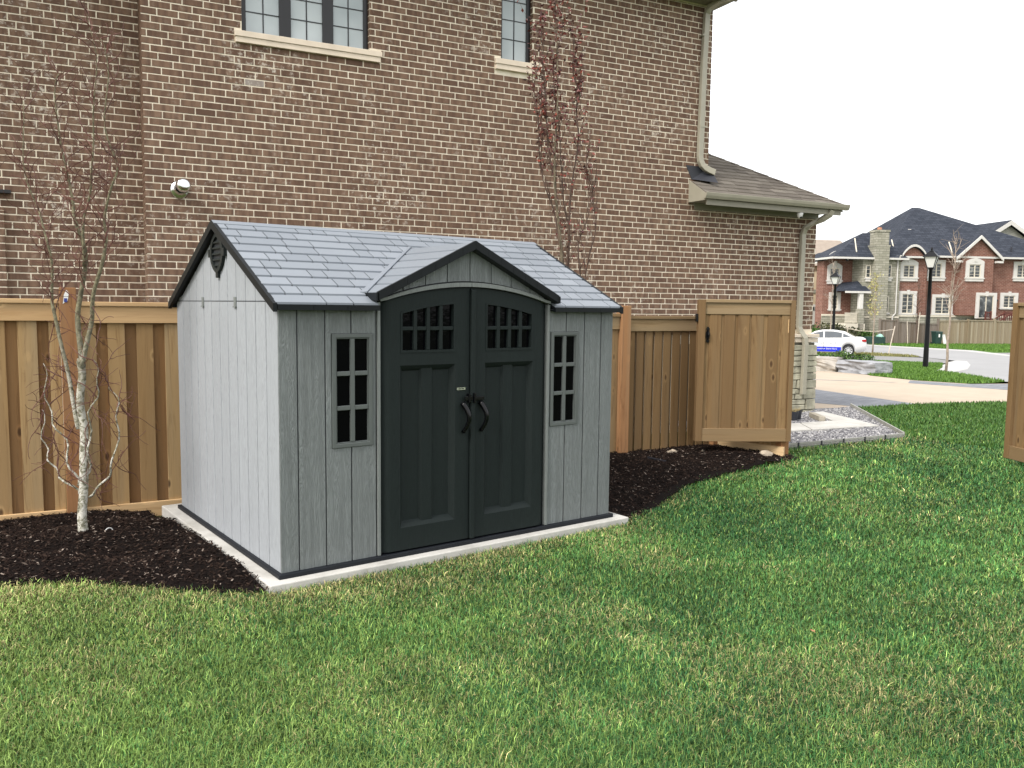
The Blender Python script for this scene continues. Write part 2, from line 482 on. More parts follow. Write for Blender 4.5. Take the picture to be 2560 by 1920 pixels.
# gable vent: pointed oval with slats
def oval(cy, cz, hw, hh, n=28, p=1.35):
    out = []
    for k in range(n):
        a = 2 * math.pi * k / n
        y = math.copysign(abs(math.sin(a)) ** p, math.sin(a)) * hw
        out.append((cy + y, cz + math.cos(a) * hh * (1 if math.cos(a) > 0 else 1.0)))
    return out
vy, vz = 1.195, 2.205
vent = MB().ring(oval(vy, vz, 0.155, 0.155), oval(vy, vz, 0.115, 0.122), 'x', -0.024, 0.0).build('gable_vent', M['vent'], shed)
MB().extrude(oval(vy, vz, 0.118, 0.125), 'x', -0.006, -0.001).build('vent_back', M['groove'], vent)
for k in range(5):
    z = vz - 0.088 + k * 0.044
    hw = 0.112 * max(0.2, math.sqrt(max(0, 1 - ((z - vz) / 0.13) ** 2)))
    MB().hexa([(-0.004, vy - hw, z), (-0.004, vy + hw, z), (-0.020, vy + hw, z - 0.014), (-0.020, vy - hw, z - 0.014),
               (-0.004, vy - hw, z + 0.008), (-0.004, vy + hw, z + 0.008), (-0.020, vy + hw, z - 0.006), (-0.020, vy - hw, z - 0.006)]).build('slat', M['vent'], vent)
mb = MB().box(-0.026, 0, vy + 0.15, vy + 0.19, vz - 0.03, vz + 0.03); mb.box(-0.026, 0, vy - 0.19, vy - 0.15, vz - 0.03, vz + 0.03)
mb.extrude([(vy - 0.022, vz - 0.19), (vy + 0.022, vz - 0.19), (vy + 0.03, vz - 0.14), (vy - 0.03, vz - 0.14)], 'x', -0.022, 0)
mb.build('vent_lug', M['vent'], vent)
# front wall
core = MB().ring([(0.012, 0), (0.75, 0), (0.75, 1.8), (0.012, 1.8)], [(0.37, 0.82), (0.695, 0.82), (0.695, 1.62), (0.37, 1.62)], 'y', 0.006, 0.036)
fw = core.build('front_wall', M['groove'], shed)
core = MB().ring([(2.28, 0), (W - 0.012, 0), (W - 0.012, 1.8), (2.28, 1.8)], [(2.32, 0.82), (2.625, 0.82), (2.625, 1.62), (2.32, 1.62)], 'y', 0.006, 0.036)
fw2 = core.build('front_wall', M['groove'], shed)
GF = 0.004
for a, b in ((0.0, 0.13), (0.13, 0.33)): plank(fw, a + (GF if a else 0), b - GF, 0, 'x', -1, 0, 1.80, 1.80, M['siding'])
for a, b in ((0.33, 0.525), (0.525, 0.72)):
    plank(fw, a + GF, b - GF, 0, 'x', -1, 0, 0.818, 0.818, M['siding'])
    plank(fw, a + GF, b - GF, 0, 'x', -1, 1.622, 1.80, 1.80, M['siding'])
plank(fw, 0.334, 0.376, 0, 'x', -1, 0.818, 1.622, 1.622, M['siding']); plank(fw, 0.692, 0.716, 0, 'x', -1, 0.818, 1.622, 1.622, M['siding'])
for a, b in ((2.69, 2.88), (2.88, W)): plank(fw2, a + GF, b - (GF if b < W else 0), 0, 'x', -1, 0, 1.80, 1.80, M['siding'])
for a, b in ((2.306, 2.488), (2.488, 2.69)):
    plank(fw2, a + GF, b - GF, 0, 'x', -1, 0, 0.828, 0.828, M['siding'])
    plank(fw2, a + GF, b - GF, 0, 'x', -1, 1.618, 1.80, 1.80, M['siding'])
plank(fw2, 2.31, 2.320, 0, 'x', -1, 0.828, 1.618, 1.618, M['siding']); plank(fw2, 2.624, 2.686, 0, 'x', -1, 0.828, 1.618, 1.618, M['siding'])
# shed windows
def shed_window(x0, x1, z0, z1):
    fr = MB()
    o = [(x0, z0), (x1, z0), (x1, z1), (x0, z1)]
    b = 0.038
    i = [(x0 + b, z0 + b), (x1 - b, z0 + b), (x1 - b, z1 - b), (x0 + b, z1 - b)]
    b2 = 0.030
    i2 = [(x0 + b2, z0 + b2), (x1 - b2, z0 + b2), (x1 - b2, z1 - b2), (x0 + b2, z1 - b2)]
    fr.ring(o, i2, 'y', -0.008, 0.03)
    fr.ring(i2, i, 'y', -0.002, 0.03)
    xm = (x0 + x1) / 2
    fr.box(xm - 0.017, xm + 0.017, -0.004, 0.028, z0 + b, z1 - b)
    hh = (z1 - z0 - 2 * b) / 3
    for k in (1, 2):
        z = z0 + b + hh * k
        fr.box(x0 + b, xm - 0.0172, -0.0035, 0.028, z - 0.016, z + 0.016); fr.box(xm + 0.0172, x1 - b, -0.0035, 0.028, z - 0.016, z + 0.016)
    w = fr.build('window', M['win_frame'], shed, bevel=0.004)
    for k in range(3):
        for c_ in (0, 1):
            xa = x0 + b if c_ == 0 else xm + 0.017
            xb = xm - 0.017 if c_ == 0 else x1 - b
            MB().box(xa, xb, 0.015, 0.02, z0 + b + hh * k + (0.016 if k else 0), z0 + b + hh * (k + 1) - (0.016 if k < 2 else 0)).build('pane', M['dark_pane'], w)
shed_window(0.378, 0.690, 0.82, 1.62)
shed_window(2.322, 2.622, 0.83, 1.616)
# corner posts of the doorway
for a, b in ((0.724, 0.748), (2.278, 2.302)):
    MB().box(a, b, -0.012, 0.03, 0, 1.84).build('door_trim', M['trim'], shed, bevel=0.003)
MB().box(0.751, 2.275, 0.04, 0.05, 0, 1.93).build('doorway_back', M['groove'], shed)
# arched trim over the doors
xc = 1.513
def arc_z(x, ze, zm, half=0.76):      # circular-like arch
    q = min(1.0, abs(x - xc) / half)
    return ze + (zm - ze) * (1 - q * q)
def arch_band(x0, x1, lo, hi, y0, y1, n=12, name='arch_trim', mat=None, parent=None):
    mb = MB()
    xsn = [x0 + (x1 - x0) * k / n for k in range(n + 1)]
    pts = []
    for x in xsn: pts += [(x, y0, lo(x)), (x, y0, hi(x)), (x, y1, hi(x)), (x, y1, lo(x))]
    fs = []
    for k in range(n):
        o = 4 * k
        fs += [(o, o + 4, o + 5, o + 1), (o + 1, o + 5, o + 6, o + 2), (o + 2, o + 6, o + 7, o + 3), (o + 3, o + 7, o + 4, o)]
    fs += [(0, 1, 2, 3), (4 * n + 3, 4 * n + 2, 4 * n + 1, 4 * n)]
    mb.poly(pts, fs)
    return mb.build(name, mat, parent)
zd = lambda x: arc_z(x, 1.842, 1.962)
for a, b in ((0.735, xc - 0.002), (xc + 0.002, 2.291)):
    arch_band(a, b, lambda x: arc_z(x, 1.845, 1.966), lambda x: arc_z(x, 1.866, 1.998), -0.035, 0.03, 14, 'arch_trim', M['trim'], shed)
# doors
def door(x0, x1, mirror):
    mb = MB()
    n = 14
    # leaf: front face bows back at the outer edge
    def yfront(x):
        q = (x - x0) if not mirror else (x1 - x)
        return -0.012 + (0.034 * (1 - q / 0.075) ** 2 if q < 0.075 else 0)
    win = [0.910, 1.378] if not mirror else [1.660, 2.122]
    pan = [0.905, 1.380] if not mirror else [1.655, 2.128]
    zb0, zb1, zw0 = 0.180, 1.383, 1.475
    zwt = lambda x: arc_z(x, 1.722, 1.853, 0.76)
    xsn = sorted(set([x0, x1] + [x0 + (x1 - x0) * k / 30 for k in range(31)] + win + pan + ([x0 + 0.02, x0 + 0.04, x0 + 0.06] if not mirror else [x1 - 0.02, x1 - 0.04, x1 - 0.06])))
    zcuts = lambda x: [0.012, zb0, zb1, zw0, zwt(x), zd(x) - 0.006]
    def inside(xm, k):
        if k == 1 and pan[0] < xm < pan[1]: return True
        if k == 3 and win[0] < xm < win[1]: return True
        return False
    for i in range(len(xsn) - 1):
        a, b = xsn[i], xsn[i + 1]
        za, zb_ = zcuts(a), zcuts(b)
        for k in range(5):
            if inside((a + b) / 2, k): continue
            mb.poly([(a, yfront(a), za[k]), (b, yfront(b), zb_[k]), (b, yfront(b), zb_[k + 1]), (a, yfront(a), za[k + 1])], [(0, 1, 2, 3)])
    ztop = [(x, zd(x) - 0.006) for x in xsn]
    mb.poly([(x, yfront(x), z) for x, z in ztop] + [(x, 0.035, z) for x, z in ztop], [(i, i + 1, len(xsn) + i + 1, len(xsn) + i) for i in range(len(xsn) - 1)])
    for x in (x0, x1): mb.poly([(x, yfront(x), 0.012), (x, yfront(x), zd(x) - 0.006), (x, 0.035, zd(x) - 0.006), (x, 0.035, 0.012)], [(0, 1, 2, 3)])
    mb.poly([(x0, yfront(x0), 0.012), (x1, yfront(x1), 0.012), (x1, 0.035, 0.012), (x0, 0.035, 0.012)], [(0, 1, 2, 3)])
    leaf = mb.build('door', M['door'], shed)
    # sunk panel field: bevelled step, two recessed panels with a rail between
    def sunk(parent, a, b, zl, zh, name, mid=True):
        q = MB()
        s1 = 0.020
        y0_, y1_ = -0.012, 0.010
        o = [(a, zl), (b, zl), (b, zh), (a, zh)]
        i = [(a + s1, zl + s1 * 1.3), (b - s1, zl + s1 * 1.3), (b - s1, zh - s1 * 1.3), (a + s1, zh - s1 * 1.3)]
        for k in range(4):
            j = (k + 1) % 4
            q.poly([(o[k][0], y0_, o[k][1]), (o[j][0], y0_, o[j][1]), (i[j][0], y1_, i[j][1]), (i[k][0], y1_, i[k][1])], [(0, 1, 2, 3)])
        return q, i, y1_
    q, i, y1_ = sunk(leaf, pan[0], pan[1], zb0, zb1, 'panel')
    xm = (pan[0] + pan[1]) / 2
    rail = 0.045
    (xa, zl), (xb, zh) = i[0], i[2]
    # flat field between step and inner panels
    for a, b in ((xa, xm - rail), (xm + rail, xb)):
        s2, y2 = 0.016, 0.030
        ia = [(a + s2, zl + s2), (b - s2, zl + s2), (b - s2, zh - s2), (a + s2, zh - s2)]
        oa = [(a, zl), (b, zl), (b, zh), (a, zh)]
        for k in range(4):
            j = (k + 1) % 4
            q.poly([(oa[k][0], y1_, oa[k][1]), (oa[j][0], y1_, oa[j][1]), (ia[j][0], y2, ia[j][1]), (ia[k][0], y2, ia[k][1])], [(0, 1, 2, 3)])
        q.poly([(x, y2, z) for x, z in ia], [(0, 1, 2, 3)])
    q.poly([(xm - rail, y1_, zl), (xm + rail, y1_, zl), (xm + rail, y1_, zh), (xm - rail, y1_, zh)], [(0, 1, 2, 3)])
    q.build('door_panel', M['door'], leaf)
    # window: frame, muntins and eight panes
    wf = MB()
    b_ = 0.014
    nb = 4
    wx0, wx1 = win[0] + b_, win[1] - b_
    lo, hi = (lambda x: zw0 + 0.018), (lambda x: zwt(x) - 0.014)
    # frame as four bands
    wf.box(win[0], wx0, -0.016, 0.03, zw0, zwt(win[0])); wf.box(wx1, win[1], -0.016, 0.03, zw0, zwt(win[1]))
    wf.box(wx0, wx1, -0.016, 0.03, zw0, zw0 + 0.018)
    nn = 10
    for k in range(nn):
        a = wx0 + (wx1 - wx0) * k / nn; c_ = wx0 + (wx1 - wx0) * (k + 1) / nn
        wf.hexa([(a, -0.016, zwt(a) - 0.014), (c_, -0.016, zwt(c_) - 0.014), (c_, 0.03, zwt(c_) - 0.014), (a, 0.03, zwt(a) - 0.014),
                 (a, -0.016, zwt(a)), (c_, -0.016, zwt(c_)), (c_, 0.03, zwt(c_)), (a, 0.03, zwt(a))])
    wfo = wf.build('door_window_frame', M['door'], leaf)
    cw = (wx1 - wx0) / 4
    zm = 1.652
    mu = MB()
    for k in (1, 2, 3):
        x = wx0 + cw * k
        mu.box(x - 0.015, x + 0.015, -0.012, 0.022, zw0 + 0.018, zwt(x) - 0.014)
    for k in range(4):
        mu.box(wx0 + cw * k + (0.0152 if k else 0), wx0 + cw * (k + 1) - (0.0152 if k < 3 else 0), -0.011, 0.022, zm - 0.014, zm + 0.014)
    mu.build('muntin', M['door'], leaf, bevel=0.004)
    for k in range(4):
        a, c_ = wx0 + cw * k + 0.01, wx0 + cw * (k + 1) - 0.01
        MB().box(a, c_, 0.016, 0.02, zw0 + 0.01, zm).build('pane', M['dark_pane'], leaf)
        MB().hexa([(a, 0.016, zm), (c_, 0.016, zm), (c_, 0.02, zm), (a, 0.02, zm), (a, 0.016, zwt(a) - 0.008), (c_, 0.016, zwt(c_) - 0.008), (c_, 0.02, zwt(c_) - 0.008), (a, 0.02, zwt(a) - 0.008)]).build('pane', M['dark_pane'], leaf)
    # curved pull handle
    hx = 1.456 if not mirror else 1.620
    sg = 1 if not mirror else 1
    pts, rad = [], []
    for k in range(13):
        tt = k / 12
        pts.append((hx - 0.018 + 0.036 * math.sin(math.pi * (tt * 0.9 + 0.02)) ** 0.9, -0.022 - 0.045 * math.sin(math.pi * tt), 1.082 - 0.228 * tt))
        rad.append(0.021 - 0.006 * abs(tt - 0.1) * 1.2)
    MB().tube(pts, rad, 10).build('handle', M['handle'], leaf, smooth=True)
    return leaf
dl = door(0.758, 1.508, False)
dr = door(1.520, 2.268, True)
MB().box(1.5115, 1.5500, -0.038, -0.0125, 0.012, 1.942).build('astragal', M['door'], dr, bevel=0.004)
lt = MB().box(1.452, 1.530, -0.045, -0.034, 1.100, 1.132); lt.box(1.528, 1.545, -0.058, -0.034, 1.078, 1.155); lt.box(1.545, 1.632, -0.042, -0.013, 1.098, 1.124); lt.box(1.484, 1.500, -0.052, -0.012, 1.082, 1.15)
lt.build('latch', M['handle'], shed, bevel=0.003)
badge = MB().box(1.395, 1.472, -0.0155, -0.0125, 1.181, 1.200).build('badge', M['steel'], shed)
def text(body, size, mat, parent, loc, rot, name='lettering', ext=0.0005, align='CENTER'):
    c_ = bpy.data.curves.new(name, 'FONT'); c_.body = body; c_.size = size; c_.extrude = ext; c_.align_x = align; c_.align_y = 'CENTER'; c_.resolution_u = 2
    o = bpy.data.objects.new(name, c_); col.objects.link(o)
    bpy.context.view_layer.update()
    me = bpy.data.meshes.new_from_object(o.evaluated_get(bpy.context.evaluated_depsgraph_get()))
    me.name = name
    bpy.data.objects.remove(o)
    me.materials.clear(); me.materials.append(mat)
    p = link(name, me, parent); p.location = loc; p.rotation_euler = rot
    return p
text('LIFETIME', 0.0135, M['handle'], badge, (1.4335, -0.0162, 1.1905), (R(90), 0, 0))
# dormer front: gable planks above the arch
ys = -0.02
DZ0, DZ1 = 1.902, 2.300                 # dormer foot and peak (top of roof)
DX0, DX1 = 0.690, 2.336
dsl = (DZ1 - DZ0) / (xc - DX0)
def dorm_z(x): return DZ1 - dsl * abs(x - xc)
gcore = MB()
pl = [(0.78, 1.862), (2.246, 1.862), (2.2, 1.935), (xc, 2.235), (0.826, 1.935)]
gcore.extrude(pl, 'y', 0.012, 0.03)
gable = gcore.build('dormer_front', M['groove'], shed)
ed = [0.86, 1.037, 1.113 + 0.0, 1.308, xc, 1.709, 1.905, 2.099, 2.2]
ed = [0.79, 0.935, 1.122, 1.310, xc, 1.712, 1.905, 2.095, 2.24]
for i in range(8):
    a, b = ed[i] + 0.004, ed[i + 1] - 0.004
    n = 5
    lo = lambda x: arc_z(x, 1.872, 2.008)
    hi = lambda x: max(lo(x) + 0.004, dorm_z(x) - 0.045)
    arch_band(a, b, lo, hi, -0.006, 0.014, n, 'plank', M['siding'], gable)
# --- roofs
EX0, EX1, EY = -0.052, W + 0.052, -0.06
roof = MB()
th = 0.03
for s_ in (-1, 1):
    ye = EY if s_ < 0 else 2 * yr - EY
    p = [(EX0, ye, roof_z(ye) - th), (EX1, ye, roof_z(ye) - th), (EX1, yr, HR - th), (EX0, yr, HR - th), (EX0, ye, roof_z(ye) - 0.008), (EX1, ye, roof_z(ye) - 0.008), (EX1, yr, HR - 0.008), (EX0, yr, HR - 0.008)]
    if s_ > 0: p = [p[1], p[0], p[3], p[2], p[5], p[4], p[7], p[6]]
    if s_ > 0: roof.hexa(p)
    else:
        for xa, xb, yy in ((EX0, 0.71, ye), (0.71, 2.315, 0.04), (2.315, EX1, ye)):
            roof.hexa([(xa, yy, roof_z(yy) - th), (xb, yy, roof_z(yy) - th), (xb, yr, HR - th), (xa, yr, HR - th), (xa, yy, roof_z(yy) - 0.008), (xb, yy, roof_z(yy) - 0.008), (xb, yr, HR - 0.008), (xa, yr, HR - 0.008)])
rf = roof.build('roof', M['shed_roof_base_shade'], shed)
NC = 10
run = (yr - EY) / NC
def shingle(parent, x0, x1, ya, yb, front=True):
    g = 0.0052
    za, zb = roof_z(ya), roof_z(yb)
    a0, b0 = x0 + g, x1 - g
    # thick butt edge, thin head
    up = 0.010
    return MB().hexa([(a0, ya + g, za - 0.010), (b0, ya + g, za - 0.010), (b0, yb, zb - 0.010), (a0, yb, zb - 0.010),
                      (a0, ya + g, za + up), (b0, ya + g, za + up), (b0, yb - 0.016, zb - 0.004), (a0, yb - 0.016, zb - 0.004)]).build('shingle', M['shed_roof'], parent)
WID = [0.20, 0.12, 0.12, 0.36, 0.20, 0.30, 0.12, 0.22, 0.34, 0.13]
for r_ in range(NC):
    ya, yb = EY + run * r_, EY + run * (r_ + 1)
    x = EX0 + 0.012; k = (r_ * 7 + 3) % 10
    first = True
    while x < EX1 - 0.03:
        w = WID[k % 10] * (0.6 if first and r_ % 2 else 1); k += 1 if rng.random() < 0.7 else 4; first = False
        x1 = min(x + w, EX1 - 0.012)
        if EX1 - x1 < 0.08: x1 = EX1 - 0.012
        # skip those wholly under the dormer
        ym = (ya + yb) / 2
        under = False
        hw = (DZ1 - roof_z(yb)) / dsl - 0.14
        if hw > 0 and yb < 0.9 and abs(x - xc) < hw and abs(x1 - xc) < hw: under = True
        if r_ == 0:
            if x < 0.712: shingle(rf, x, min(x1, 0.715), ya, yb)
            if x1 > 2.314: shingle(rf, max(x, 2.312), x1, ya, yb)
        elif not under: shingle(rf, x, x1, ya, yb)
        x = x1
MB().hexa([(EX0, yr - 0.05, roof_z(yr - 0.05) + 0.004), (EX1, yr - 0.05, roof_z(yr - 0.05) + 0.004), (EX1, yr, HR + 0.004), (EX0, yr, HR + 0.004),
           (EX0, yr - 0.05, roof_z(yr - 0.05) + 0.010), (EX1, yr - 0.05, roof_z(yr - 0.05) + 0.010), (EX1, yr, HR + 0.012), (EX0, yr, HR + 0.012)]).build('ridge_cap', M['shed_roof'], rf)
# fascia: rakes and eaves
for xa, xb in ((EX0 - 0.006, EX0 + 0.022), (EX1 - 0.022, EX1 + 0.006)):
    for s_ in (-1, 1):
        ye = EY - 0.008 if s_ < 0 else 2 * yr - EY + 0.008
        z0_, z1_ = roof_z(ye), HR
        MB().hexa([(xa, ye, z0_ - 0.05), (xb, ye, z0_ - 0.05), (xb, yr, z1_ - 0.052), (xa, yr, z1_ - 0.052),
                   (xa, ye, z0_ + 0.006), (xb, ye, z0_ + 0.006), (xb, yr, z1_ + 0.010), (xa, yr, z1_ + 0.010)]).build('rake_fascia', M['fascia'], rf)
for a, b in ((EX0 + 0.024, 0.715), (2.31, EX1 - 0.024)):
    n = max(2, round((b - a) / 0.22))
    mb = MB()
    for k in range(n):
        mb.box(a + (b - a) * k / n + 0.001, a + (b - a) * (k + 1) / n - 0.001, EY - 0.014, EY + 0.02, 1.780, 1.818)
    mb.build('eave_fascia', M['fascia'], rf)
MB().box(EX0 + 0.024, EX1 - 0.024, 2 * yr - EY - 0.02, 2 * yr - EY + 0.01, 1.780, 1.818).build('eave_fascia', M['fascia'], rf)
# soffit under eave
MB().box(0.0, 0.715, EY + 0.021, 0.011, 1.786, 1.796).build('soffit', M['fascia'], rf)
MB().box(2.31, W, EY + 0.021, 0.011, 1.786, 1.796).build('soffit', M['fascia'], rf)
# dormer roof
dyf = -0.075
def yhit(z): return yr - (HR - z) / SL       # where height z meets the main roof
dro = MB()
for s_ in (-1, 1):
    xe = DX0 if s_ < 0 else DX1
    f0 = (xe, dyf, DZ0); f1 = (xc, dyf, DZ1); b1 = (xc, yhit(DZ1) + 0.02, DZ1); b0 = (xe, yhit(DZ0) + 0.02, DZ0)
    dn = 0.05
    pts = [(f0[0], f0[1], f0[2] - dn), (f1[0], f1[1], f1[2] - dn), (b1[0], b1[1], b1[2] - dn), (b0[0], b0[1], b0[2] - dn), f0, f1, b1, b0]
    if s_ > 0: pts = [pts[1], pts[0], pts[3], pts[2], pts[5], pts[4], pts[7], pts[6]]
    dro.hexa([(p[0], p[1], p[2] - 0.006) for p in pts])
dr_o = dro.build('dormer_roof', M['shed_roof_base_shade'], shed)
for s_ in (-1, 1):
    n = 6
    xe = DX0 if s_ < 0 else DX1
    for k in range(n):
        xa = xe + (xc - xe) * k / n; xb = xe + (xc - xe) * (k + 1) / n
        za, zb = dorm_z(xa), dorm_z(xb)
        g = 0.009 * s_ * -1
        for (ta, tb) in ((0.0, 1.0),):
            ya0, ya1, yb0, yb1 = dyf + 0.012, yhit(za) - 0.02, dyf + 0.012, yhit(zb) - 0.02
            pts = [(xa + g, ya0, za - 0.012), (xb, yb0, zb - 0.012), (xb, yb1, zb - 0.012), (xa + g, ya1, za - 0.012),
                   (xa + g, ya0, za + 0.009), (xb - g, yb0, zb - 0.002), (xb - g, yb1, zb - 0.002), (xa + g, ya1, za + 0.009)]
            if s_ > 0: pts = [pts[1], pts[0], pts[3], pts[2], pts[5], pts[4], pts[7], pts[6]]
            MB().hexa(pts).build('shingle', M['shed_roof'], dr_o)
    # valley strip on the main roof
    va = Vector((xe, yhit(DZ0), DZ0)); vb = Vector((xc, yhit(DZ1), DZ1))
    MB().hexa([(va.x - s_ * -0.0, va.y - 0.02, va.z + 0.004), (vb.x, vb.y - 0.02, vb.z + 0.004), (vb.x, vb.y + 0.03, vb.z + 0.012), (va.x + s_ * 0.045, va.y + 0.0, va.z + 0.004),
               (va.x, va.y - 0.02, va.z + 0.014), (vb.x, vb.y - 0.02, vb.z + 0.016), (vb.x, vb.y + 0.03, vb.z + 0.018), (va.x + s_ * 0.045, va.y, va.z + 0.010)]).build('valley_strip', M['shed_roof'], dr_o)
    # dark rake board in short lengths
    for k in range(7):
        xa = xe + (xc - xe) * k / 7; xb = xe + (xc - xe) * (k + 1) / 7
        za, zb = dorm_z(xa), dorm_z(xb)
        ga = 0.0008 * (1 if s_ < 0 else -1)
        pts = [(xa + ga, dyf - 0.012, za - 0.052), (xb - ga, dyf - 0.012, zb - 0.052), (xb - ga, dyf + 0.012, zb - 0.052), (xa + ga, dyf + 0.012, za - 0.052),
               (xa + ga, dyf - 0.012, za + 0.010), (xb - ga, dyf - 0.012, zb + 0.010), (xb - ga, dyf + 0.012, zb + 0.010), (xa + ga, dyf + 0.012, za + 0.010)]
        if s_ > 0: pts = [pts[1], pts[0], pts[3], pts[2], pts[5], pts[4], pts[7], pts[6]]
        MB().hexa(pts).build('dormer_fascia', M['fascia'], dr_o)
    # foot end cap
    xa, xb = (xe - 0.012, xe + 0.008) if s_ < 0 else (xe - 0.008, xe + 0.012)
    MB().box(xa, xb, dyf - 0.012, yhit(DZ0) - 0.01, DZ0 - 0.052, DZ0 + 0.004).build('foot_fascia', M['fascia'], dr_o)

# ------------------------------------------------------------------ BRICK HOUSE (local: u along the wall, y into the house, z up)
HY = -0.16661
house = empty('brick_house', (0, 6.5, 0), HY, label='large brown brick house with black framed windows behind the fence', cat='house')
BL, BH, J = 0.2600, 0.0920, 0.0142
hcos, hsin = math.cos(HY), math.sin(HY)
def h2w(u, y, z): return Vector((u * hcos - y * hsin, 6.5 + u * hsin + y * hcos, z))
ZT = 7.10
US, UC, UG = 0.715, 9.97, 12.68            # recess corner, house corner, garage corner
WIN = [(1.96, 3.735, 5.455, 6.95), (5.835, 6.385, 5.63, 6.95)]     # openings: u0,u1,z0,z1 (with the sill course below)
SILL = [(1.862, 3.905, 5.30, 5.456), (5.722, 6.53, 5.468, 5.632)]
# mortar bed
mb = MB()
def wall_with_holes(mb, u0, u1, z0, z1, y0, y1, holes):
    us = sorted(set([u0, u1] + [h for q in holes for h in q[:2] if u0 < h < u1]))
    for a, b in zip(us[:-1], us[1:]):
        zs = [(q[2], q[3]) for q in holes if q[0] <= a + 1e-6 and q[1] >= b - 1e-6]
        z = z0
        for h0, h1 in sorted(zs):
            mb.box(a, b, y0, y1, z, h0); z = h1
        if z < z1: mb.box(a, b, y0, y1, z, z1)
wall_with_holes(mb, US + 0.004, UC - 0.004, -0.4, ZT, 0.0, 0.14, WIN)
mb.box(UC - 0.0038, UG - 0.004, 0.0, 0.14, -0.4, 3.74)
mb.box(-7.0, US + 0.002, 0.504, 0.64, -0.4, ZT)
mb.box(US + 0.004, US + 0.12, 0.1402, 0.62, -0.4, ZT)
wall = mb.build('wall', M['mortar'], house)
mb = MB().box(-7, UC - 0.004, 0.645, 9, -0.4, ZT); mb.box(UC - 0.003, UG - 0.004, 0.145, 7, -0.4, 3.74)
mb.build('rear_walls', M['mortar'], house)

def course_bricks(u0, u1, z0, z1, holes, off=0.0):
    """full, half and cut bricks of a running bond between u0 and u1"""
    out = []
    k = int(math.floor((z0 - 0.058) / BH))
    while True:
        za = 0.058 + k * BH + J; zb = 0.058 + (k + 1) * BH
        if za >= z1: break
        u = -20.0 + (BL / 2 if k % 2 else 0) + off + (0.03 * math.sin(k * 2.1))
        n0 = int((u0 - u) / BL)
        u += n0 * BL
        while u < u1:
            segs = [(max(u + J, u0), min(u + BL, u1))]
            for h in holes:
                if zb > h[2] + 0.012 and za < h[3] - 0.012:
                    ns = []
                    for a, b in segs:
                        if b <= h[0] or a >= h[1]: ns.append((a, b))
                        else:
                            if a < h[0]: ns.append((a, h[0]))
                            if b > h[1]: ns.append((h[1], b))
                    segs = ns
            z_a, z_b = za, zb
            for a, b in segs:
                if b - a > 0.025: out.append((a, b, max(z_a, z0), min(z_b, z1), k))
            u += BL
        k += 1
    return out
def brick_geo(mb, a, b, za, zb, y0, dep=0.03):
    j = lambda s: rng.uniform(-s, s)
    y = y0 - 0.0045 + j(0.0018)
    c = 0.003
    p = [(a, y0 + dep, za), (b, y0 + dep, za), (b, y0 + dep, zb), (a, y0 + dep, zb),
         (a + j(.0015), y + c, za + j(.0015)), (b + j(.0015), y + c, za + j(.0015)), (b + j(.0015), y + c, zb + j(.0015)), (a + j(.0015), y + c, zb + j(.0015)),
         (a + c, y, za + c), (b - c, y, za + c), (b - c, y, zb - c), (a + c, y, zb - c)]
    mb.poly(p, [(8, 9, 10, 11), (4, 5, 9, 8), (5, 6, 10, 9), (6, 7, 11, 10), (7, 4, 8, 11), (0, 1, 5, 4), (1, 2, 6, 5), (2, 3, 7, 6), (3, 0, 4, 7)])
holes = [(w[0], w[1], w[2], w[3]) for w in WIN] + [(s[0], s[1], s[2], s[3]) for s in SILL]
main_b = course_bricks(US + 0.001, UC, 1.35, ZT - 0.03, holes) + course_bricks(UC, UG, 0.9, 3.70, [(12.0, 13.0, 0.0, 1.40)])
left_b = course_bricks(-1.9, US - 0.002, 1.35, ZT - 0.03, [], 0.09)
allb = [(b, 0.0) for b in main_b] + [(b, 0.504) for b in left_b]
def seen(b, y):
    p = h2w((b[0] + b[1]) / 2, y, (b[2] + b[3]) / 2) - CAM
    d = p.dot(_f); px = 0.5 + 0.8228 * p.dot(_r) / d; py = 0.5 - 1.0970 * p.dot(_u) / d
    if not (-0.01 < px < 1.01 and -0.01 < py < 0.40): return None
    if 0.17 < px < 0.6 and py > 0.29: return None
    return (b[1] - b[0]) / d
vis = [(seen(b, y), i) for i, (b, y) in enumerate(allb)]
vis = sorted([(s, i) for s, i in vis if s], reverse=True)[:297]
pick = {i for _, i in vis}
pale = min(range(len(main_b)), key=lambda i: ((main_b[i][0] + main_b[i][1]) / 2 - 2.04) ** 2 + 9 * ((main_b[i][2] + main_b[i][3]) / 2 - 4.80) ** 2)
pick.add(pale)
full_me = None
lime = None
pool = {}
for i, (b, y) in enumerate(allb):
    if i not in pick: continue
    key = (round(b[1] - b[0], 2), round(b[3] - b[2], 3), rng.randrange(3))
    if key not in pool:
        mb = MB(); mb.tone = 0.0
        brick_geo(mb, 0, b[1] - b[0], 0, b[3] - b[2], 0)
        pool[key] = mb.mesh('brick', M['brick'])
    o = link('brick', pool[key], wall)
    o.location = (b[0], y, b[2])
    if i == pale:
        o.data = o.data.copy(); o.data.materials.clear(); o.data.materials.append(M['brick_white'])
mb = MB()
for i, (b, y) in enumerate(allb):
    if i in pick: continue
    mb.tone = rng.random()
    brick_geo(mb, b[0], b[1], b[2], b[3], y)
